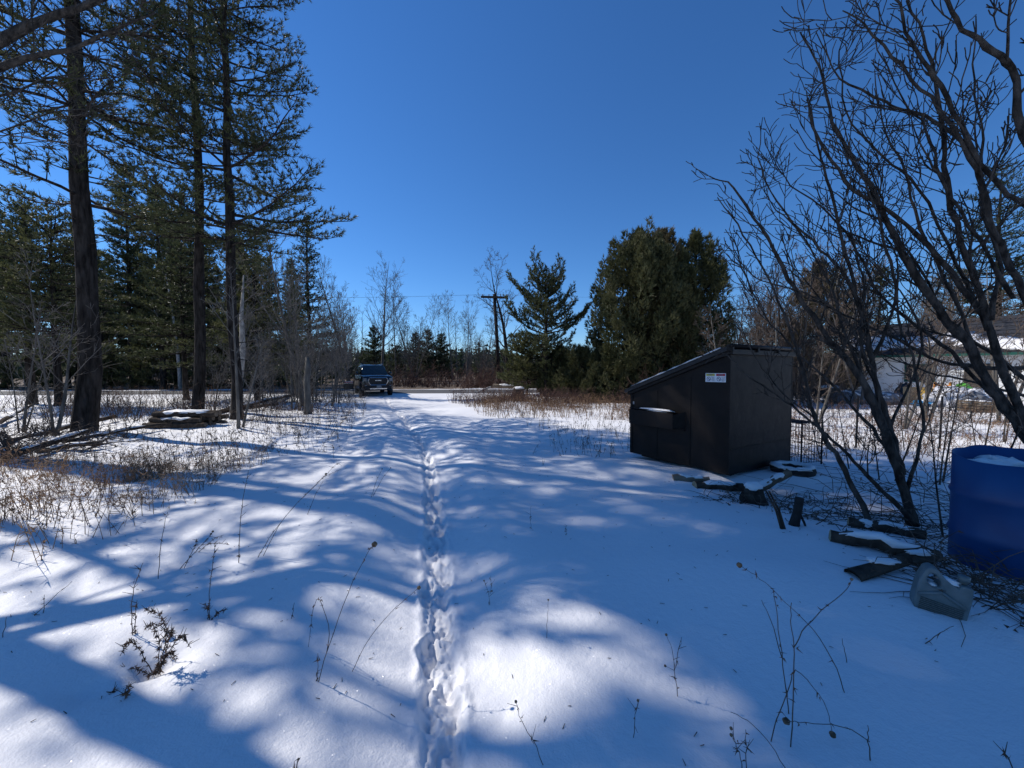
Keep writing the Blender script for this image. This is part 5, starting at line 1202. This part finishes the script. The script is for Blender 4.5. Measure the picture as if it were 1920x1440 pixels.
weed('single weed leaning right with a small brown head over the boot prints', [[(655, 1258), (690, 1200), (730, 1150), (770, 1115), (783, 1104)]], [(0, .011)], 4, 2, .0022)
weed('straight weed stem left of the pair with seed heads', [[(545, 1160), (552, 1130)]], [], 6, 3)
weed('small forked weed with tiny seeds right of the boot prints', [[(919, 1135), (916, 1110), (908, 1090)], [(917, 1115), (922, 1098), (918, 1082)]], [(0, .006), (1, .006)], 4, 4, .002, 'weed_dark', 4)
weed('lone thin stem on the sunlit mound right of the boot prints', [[(1025, 1196), (1026, 1160), (1028, 1126)]], [(0, .005)], 0, 5, .002)
weed('short upright weed on the snow crest right of the trail', [[(996, 992), (994, 970), (995, 950)]], [], 5, 6, .002, 'weed_dark', 3)
weed('tiny weed tuft right of the short upright weed', [[(1062, 1003), (1060, 990), (1063, 985)]], [], 5, 7, .002, 'weed_dark', 4)
weed('bare stem with beaded seeds at the bottom of the picture', [[(1025, 1434), (1000, 1390), (975, 1345), (968, 1318)]], [(0, .006)], 5, 8, .002, 'weed_dark', 3)
weed('small beaded weed left of the big weed at bottom right', [[(1191, 1382), (1190, 1350), (1196, 1315)]], [(0, .005)], 3, 9, .002, 'weed_dark', 4)
weed('forked beaded weed standing in the blue shade at right', [[(1272, 1306), (1265, 1260), (1262, 1225), (1250, 1192)], [(1266, 1250), (1272, 1215), (1278, 1195)]], [(0, .006), (1, .006)], 4, 10, .0022, 'weed_dark', 4)
weed('big branching weed with long crossed stems at bottom right', [[(1482, 1400), (1486, 1330), (1490, 1240), (1489, 1200), (1482, 1170), (1484, 1130)], [(1489, 1202), (1505, 1180), (1540, 1145), (1585, 1110), (1596, 1088)], [(1480, 1338), (1470, 1260), (1460, 1180), (1452, 1120), (1449, 1103)], [(1466, 1220), (1445, 1160), (1428, 1125)], [(1443, 1390), (1456, 1345), (1480, 1290), (1488, 1250), (1530, 1290), (1556, 1340), (1560, 1372)]], [(1, .007), (4, .014)], 5, 11, .003)
weed('long weed leaning left with a frayed head in the blue shade', [[(1588, 1298), (1568, 1250), (1530, 1185), (1500, 1155), (1450, 1105), (1420, 1080), (1390, 1062)]], [(0, .014)], 6, 12, .0026)
weed('weed bowed to the ground with a dark round head at bottom right', [[(1645, 1390), (1600, 1368), (1560, 1358), (1500, 1354), (1480, 1352)]], [(0, .016)], 4, 13, .0024)
weed('cut stub of weed right of the bowed one', [[(1633, 1426), (1629, 1390), (1627, 1360)]], [], 0, 14, .003)
weed('short leaning stub in the smooth snow right of the long weed', [[(1590, 1243), (1584, 1220), (1579, 1197)]], [], 0, 15, .0025)
weed('arched thin stem at the bottom edge right of centre', [[(1478, 1440), (1450, 1400), (1410, 1355), (1370, 1335)]], [], 0, 16, .0022)
weed('dark beaded cluster at the bottom edge left of the arched stem', [[(1395, 1440), (1385, 1410), (1372, 1380)], [(1400, 1440), (1399, 1400), (1398, 1368)]], [(0, .006), (1, .006)], 4, 17, .0022, 'weed_dark', 6)
weed('crooked twig poking out of the snow below the jug', [[(1722, 1208), (1745, 1200), (1765, 1185), (1788, 1174)]], [], 4, 18, .003)
weed('thin stem with two buds near the foot of the dumpster shade', [[(1265, 1070), (1280, 1082), (1298, 1092)]], [], 0, 19, .002)
weed('twig tuft in the bottom right corner', [[(1905, 1440), (1890, 1420), (1878, 1406)]], [], 3, 20, .003, 'weed_dark', 3)
weed('tall dark stalk at left standing alone in the snow', [[(447, 1055), (450, 990), (456, 930), (466, 882)]], [], 14, 21, .0035, 'weed_dark', 6)
weed('pair of crossed stalks leaning right beside the tall dark stalk', [[(480, 1045), (510, 1000), (550, 950), (600, 902)], [(490, 1042), (520, 990), (545, 955), (610, 890)]], [(1, .01)], 5, 22, .003)
weed('thin stalk left of the leaning dead flower clump', [[(296, 1085), (300, 1030), (308, 985), (314, 960)]], [], 6, 23, .003)
weed('leaning dead flower clump with small heads over a snow hollow', [[(335, 1062), (360, 1040), (390, 1010), (398, 998)], [(365, 1035), (400, 1010), (420, 1003)], [(345, 1058), (368, 1020), (369, 1010)], [(380, 1015), (410, 1018), (430, 1022)]], [(0, .009), (1, .009)], 14, 24, .003, 'weed_dark', 2)
weed('thin stem rising from a withered leaf clump', [[(393, 1158), (392, 1120), (398, 1060), (403, 1025)], [(393, 1156), (410, 1148), (428, 1142)], [(393, 1156), (388, 1140), (386, 1130)]], [(0, .005)], 22, 25, .003, 'weed_dark', 5)
weed('curled weed stalk with hooked leaves above the dark fern clump', [[(248, 1190), (246, 1140), (250, 1100), (268, 1055)], [(253, 1188), (254, 1150), (257, 1125)]], [], 16, 26, .003, 'weed_dark', 6)
weed('dark withered fern clump with drooping fronds at lower left', [[(290, 1252), (310, 1210), (315, 1185), (290, 1165), (270, 1180)], [(295, 1250), (330, 1200), (345, 1190), (358, 1215)], [(285, 1250), (260, 1215), (240, 1200), (225, 1230)], [(300, 1248), (318, 1200), (325, 1175)], [(280, 1255), (250, 1250), (215, 1265), (190, 1275)], [(318, 1180), (300, 1150), (268, 1140)], [(295, 1250), (300, 1200), (285, 1170)], [(288, 1250), (320, 1220), (330, 1240)]], [], 60, 27, .0032, 'weed_dark', 8)
weed('long fallen frond lying on the snow in the lower left corner', [[(295, 1275), (200, 1297), (100, 1308), (40, 1335), (0, 1365)], [(262, 1293), (200, 1298)], [(232, 1310), (242, 1278)], [(100, 1308), (60, 1335), (10, 1365)]], [], 40, 28, .003, 'weed_dark', 6)
weed('short stub with a leaning straw at the left edge', [[(80, 1150), (83, 1115)], [(55, 1155), (100, 1120), (135, 1090)]], [], 3, 29, .0028)
weed('single thin stub at the left edge above the corner', [[(3, 1195), (12, 1157)]], [], 0, 30, .0028)
weed('small hooked straw at the bottom edge left of the trail', [[(556, 1440), (558, 1425), (563, 1420)]], [], 2, 31, .0028)
weed('tiny dark sprig on the shaded crest right of the trail', [[(1018, 872), (1017, 858)], [(1018, 872), (1021, 862)]], [], 4, 32, .004)
weed('thin stalk on the shaded slope left of the trail', [[(575, 965), (590, 930), (606, 902)]], [], 3, 33, .003)
weed('forked straw on the shaded slope just left of the trail', [[(695, 932), (706, 900), (716, 880)], [(697, 930), (718, 895), (732, 878)]], [(0, .008), (1, .008)], 3, 34, .003)
weed('brown leafy sprig lying on the lit snow left of the trail', [[(590, 905), (610, 892), (640, 880)], [(600, 898), (632, 868), (640, 872)]], [], 18, 35, .0035, 'weed_dark', 4)

# ------------------------------------------------------------------ grass and weeds nobody could count
def field(name, label, n, fn, hr, mt, seed, bl=2, w=.006, seeds=True, lean=.25):
    rs = np.random.RandomState(seed); XY = fn(rs, n); X, Y = XY[:, 0], XY[:, 1]; Z = base_h(X, Y)
    hh = rs.uniform(*hr, len(X)); g = Geo(); d = uvec(np.stack([rs.normal(size=len(X))*lean, rs.normal(size=len(X))*lean, np.ones(len(X))], 1))
    p0 = np.stack([X, Y, Z-.03], 1); mid = p0+d*hh[:, None]*.6; d2 = uvec(d+rs.normal(size=(len(X), 3))*.22); p2 = mid+d2*hh[:, None]*.45
    ww = w*rs.uniform(.6, 1.3, len(X)); g.tubes(p0, mid, ww*.5, ww*.4, 3); g.tubes(mid, p2, ww*.4, ww*.15, 3)
    for k in range(bl):
        f = rs.uniform(.2, 1, len(X))[:, None]; q = p0+(p2-p0)*f; g.blades(q, d*.4, .10*hh/.4, .008 if w < .007 else .014, 2, .7, rs)
    if seeds:
        m = rs.uniform(size=len(X)) < .35; g.blades(p2[m], d2[m], .03, .014, 4, .8, rs)
    return kind(g.obj(name, M[mt]), 'stuff', label, 'grass')
def clumped(x0, y0, x1, y1, cl, sd, mask=None):
    def fn(rs, n):
        c = np.stack([rs.uniform(x0, x1, cl), rs.uniform(y0, y1, cl)], 1); i = rs.randint(0, cl, n); p = c[i]+rs.normal(size=(n, 2))*sd
        u = rs.uniform(size=n) < .25; p[u] = np.stack([rs.uniform(x0, x1, u.sum()), rs.uniform(y0, y1, u.sum())], 1)
        if mask is not None: p = p[mask(p)]
        return p
    return fn
off = lambda a, b: (lambda p: (trail_x(p[:, 1])-p[:, 0] > a) & (trail_x(p[:, 1])-p[:, 0] < b))
roff = lambda a: (lambda p: (p[:, 0]-trail_x(p[:, 1]) > a) & ~((p[:, 0] > 1.9) & (p[:, 0] < 5.4) & (p[:, 1] < 9) & (p[:, 1] > 4)))
field('dry_weeds', 'brown dry weeds standing in the snow at left', 1500, clumped(-8.5, 2.9, -3.2, 7.0, 60, .22, lambda p: (trail_x(p[:, 1])-p[:, 0] > 2.8+.3*vnoise(p[:, 1], p[:, 1]*0, .7, 9)) & (p[:, 0] > -1.5*p[:, 1]-1)), (.12, .5), 'straw', 501, 3, .0055)
field('dry_weeds', 'reddish grass clumps showing through the snow at left', 2600, clumped(-9, 4.2, -3.8, 8, 26, .16, off(3.0, 9)), (.05, .18), 'straw', 502, 2, .005, False, .7)
field('dry_weeds', 'scattered dark weeds in the snow before the tall pines', 750, clumped(-13, 7, -4, 13, 55, .4, off(1.6, 12)), (.1, .55), 'weed_dark', 503, 2, .007)
field('dry_weeds', 'sparse weeds along the thicket edge left of the driveway', 800, clumped(-9.5, 9.5, -5, 24, 50, .4, off(1.2, 5)), (.1, .5), 'weed', 504, 2, .009)
field('dry_grass', 'tawny dry grass in the field left of the dumpster', 2600, clumped(-1.5, 12, 7.5, 21, 60, .32, roff(3.0)), (.15, .6), 'straw', 505, 2, .012)
field('dry_grass', 'reddish dead weeds along the far edge of the field', 2200, clumped(-3.5, 16.5, 8, 22.5, 50, .5, roff(3.4)), (.3, .9), 'twig_red', 506, 2, .012)
field('dry_weeds', 'few weeds at the foot of the dumpster', 230, clumped(.8, 6.8, 3.0, 11, 26, .25, lambda p: p[:, 0] < 2.0+(p[:, 1] > 7.4)*1.2), (.1, .42), 'weed_dark', 507, 3, .006)
field('dry_grass', 'brown grass and weeds across the yard right of the dumpster', 2400, clumped(5.4, 6.6, 19, 18, 90, .4), (.10, .5), 'weed', 508, 2, .009)
field('dry_grass', 'straw coloured tufts across the yard right of the dumpster', 1600, clumped(5.4, 7.2, 17, 16, 45, .25), (.08, .3), 'straw', 509, 2, .009, False, .6)
field('dry_weeds', 'dead weeds along the snowy bank beyond the tall pines', 1500, clumped(-26, 13, -8, 26, 60, .8, off(3.5, 30)), (.2, .8), 'weed', 510, 2, .014)
# tangled vines and twigs round the drum and jug
def tangle(name, label, n, cx, cy, rx, ry, hh, seed, r=.004, mt='twig', Lr=(.25, .8)):
    rs = np.random.RandomState(seed); g = Geo()
    for i in range(n):
        a = rs.uniform(0, 6.3); f = math.sqrt(rs.uniform()); x = cx+math.cos(a)*rx*f; y = cy+math.sin(a)*ry*f; p = np.array([x, y, H(x, y)-.02]); d = uvec(np.array([rs.normal(), rs.normal(), rs.uniform(.1, 1.3)])); L = rs.uniform(*Lr); q = [p]
        for k in range(6):
            d = uvec(d+rs.normal(size=3)*.22+np.array([0, 0, -.16])); e = q[-1]+d*L/6
            zg = H(e[0], e[1])+.006; e[2] = min(max(e[2], zg), zg+hh); q.append(e)
        q = np.array(q); g.tubes(q[:-1], q[1:], np.linspace(r, r*.4, 6), np.linspace(r*.9, r*.3, 6), 4)
        if i % 3 == 0: g.blades(q[2:], np.tile([0, 0, .1], (5, 1)), .035, .016, 1, .9, rs)
    return kind(g.obj(name, M[mt]), 'stuff', label, 'brush')
tangle('vine_tangle', 'tangle of dead vines and leaves around the foot of the blue drum', 95, 3.3, 2.62, .45, .35, .35, 601)
tangle('vine_tangle', 'dead stems and litter behind and beside the grey jug', 95, 2.98, 2.42, .35, .22, .16, 602, .0035)
tangle('vine_tangle', 'brush and leaf litter along the snowy logs by the bare trees', 130, 3.6, 3.75, .9, .5, .3, 603, .004, 'twig', (.2, .7))
tangle('vine_tangle', 'twigs and bark bits around the stump below the dumpster', 110, 3.3, 4.75, .9, .35, .12, 604, .004, 'twig', (.15, .5))
tangle('vine_tangle', 'brambles behind the drum under the right hand trees', 120, 5.0, 4.4, 1.2, .9, .8, 605, .004, 'twig', (.5, 1.4))
tangle('vine_tangle', 'low sticks and litter of the brush pile at the left edge', 130, -10.5, 8.3, 2.0, .8, .35, 606, .009, 'twig', (.5, 1.6))

# fallen needles, seeds and bits of twig lying on the snow
rs = np.random.RandomState(700); n = 600; X = rs.uniform(-4, 3.2, n); Y = rs.uniform(1.4, 9, n); Z = ground_h(X, Y); g = Geo()
a_ = rs.uniform(0, 6.3, n); l = rs.uniform(.004, .016, n); dv = np.stack([np.cos(a_), np.sin(a_), rs.normal(size=n)*.15], 1)*l[:, None]; p_ = np.stack([X, Y, Z+.004], 1)
g.tubes(p_-dv, p_+dv, .002, .0013, 3); kind(g.obj('fallen_needles', M['weed_dark']), 'stuff', 'fallen needles and bits of twig scattered on the snow', 'litter')
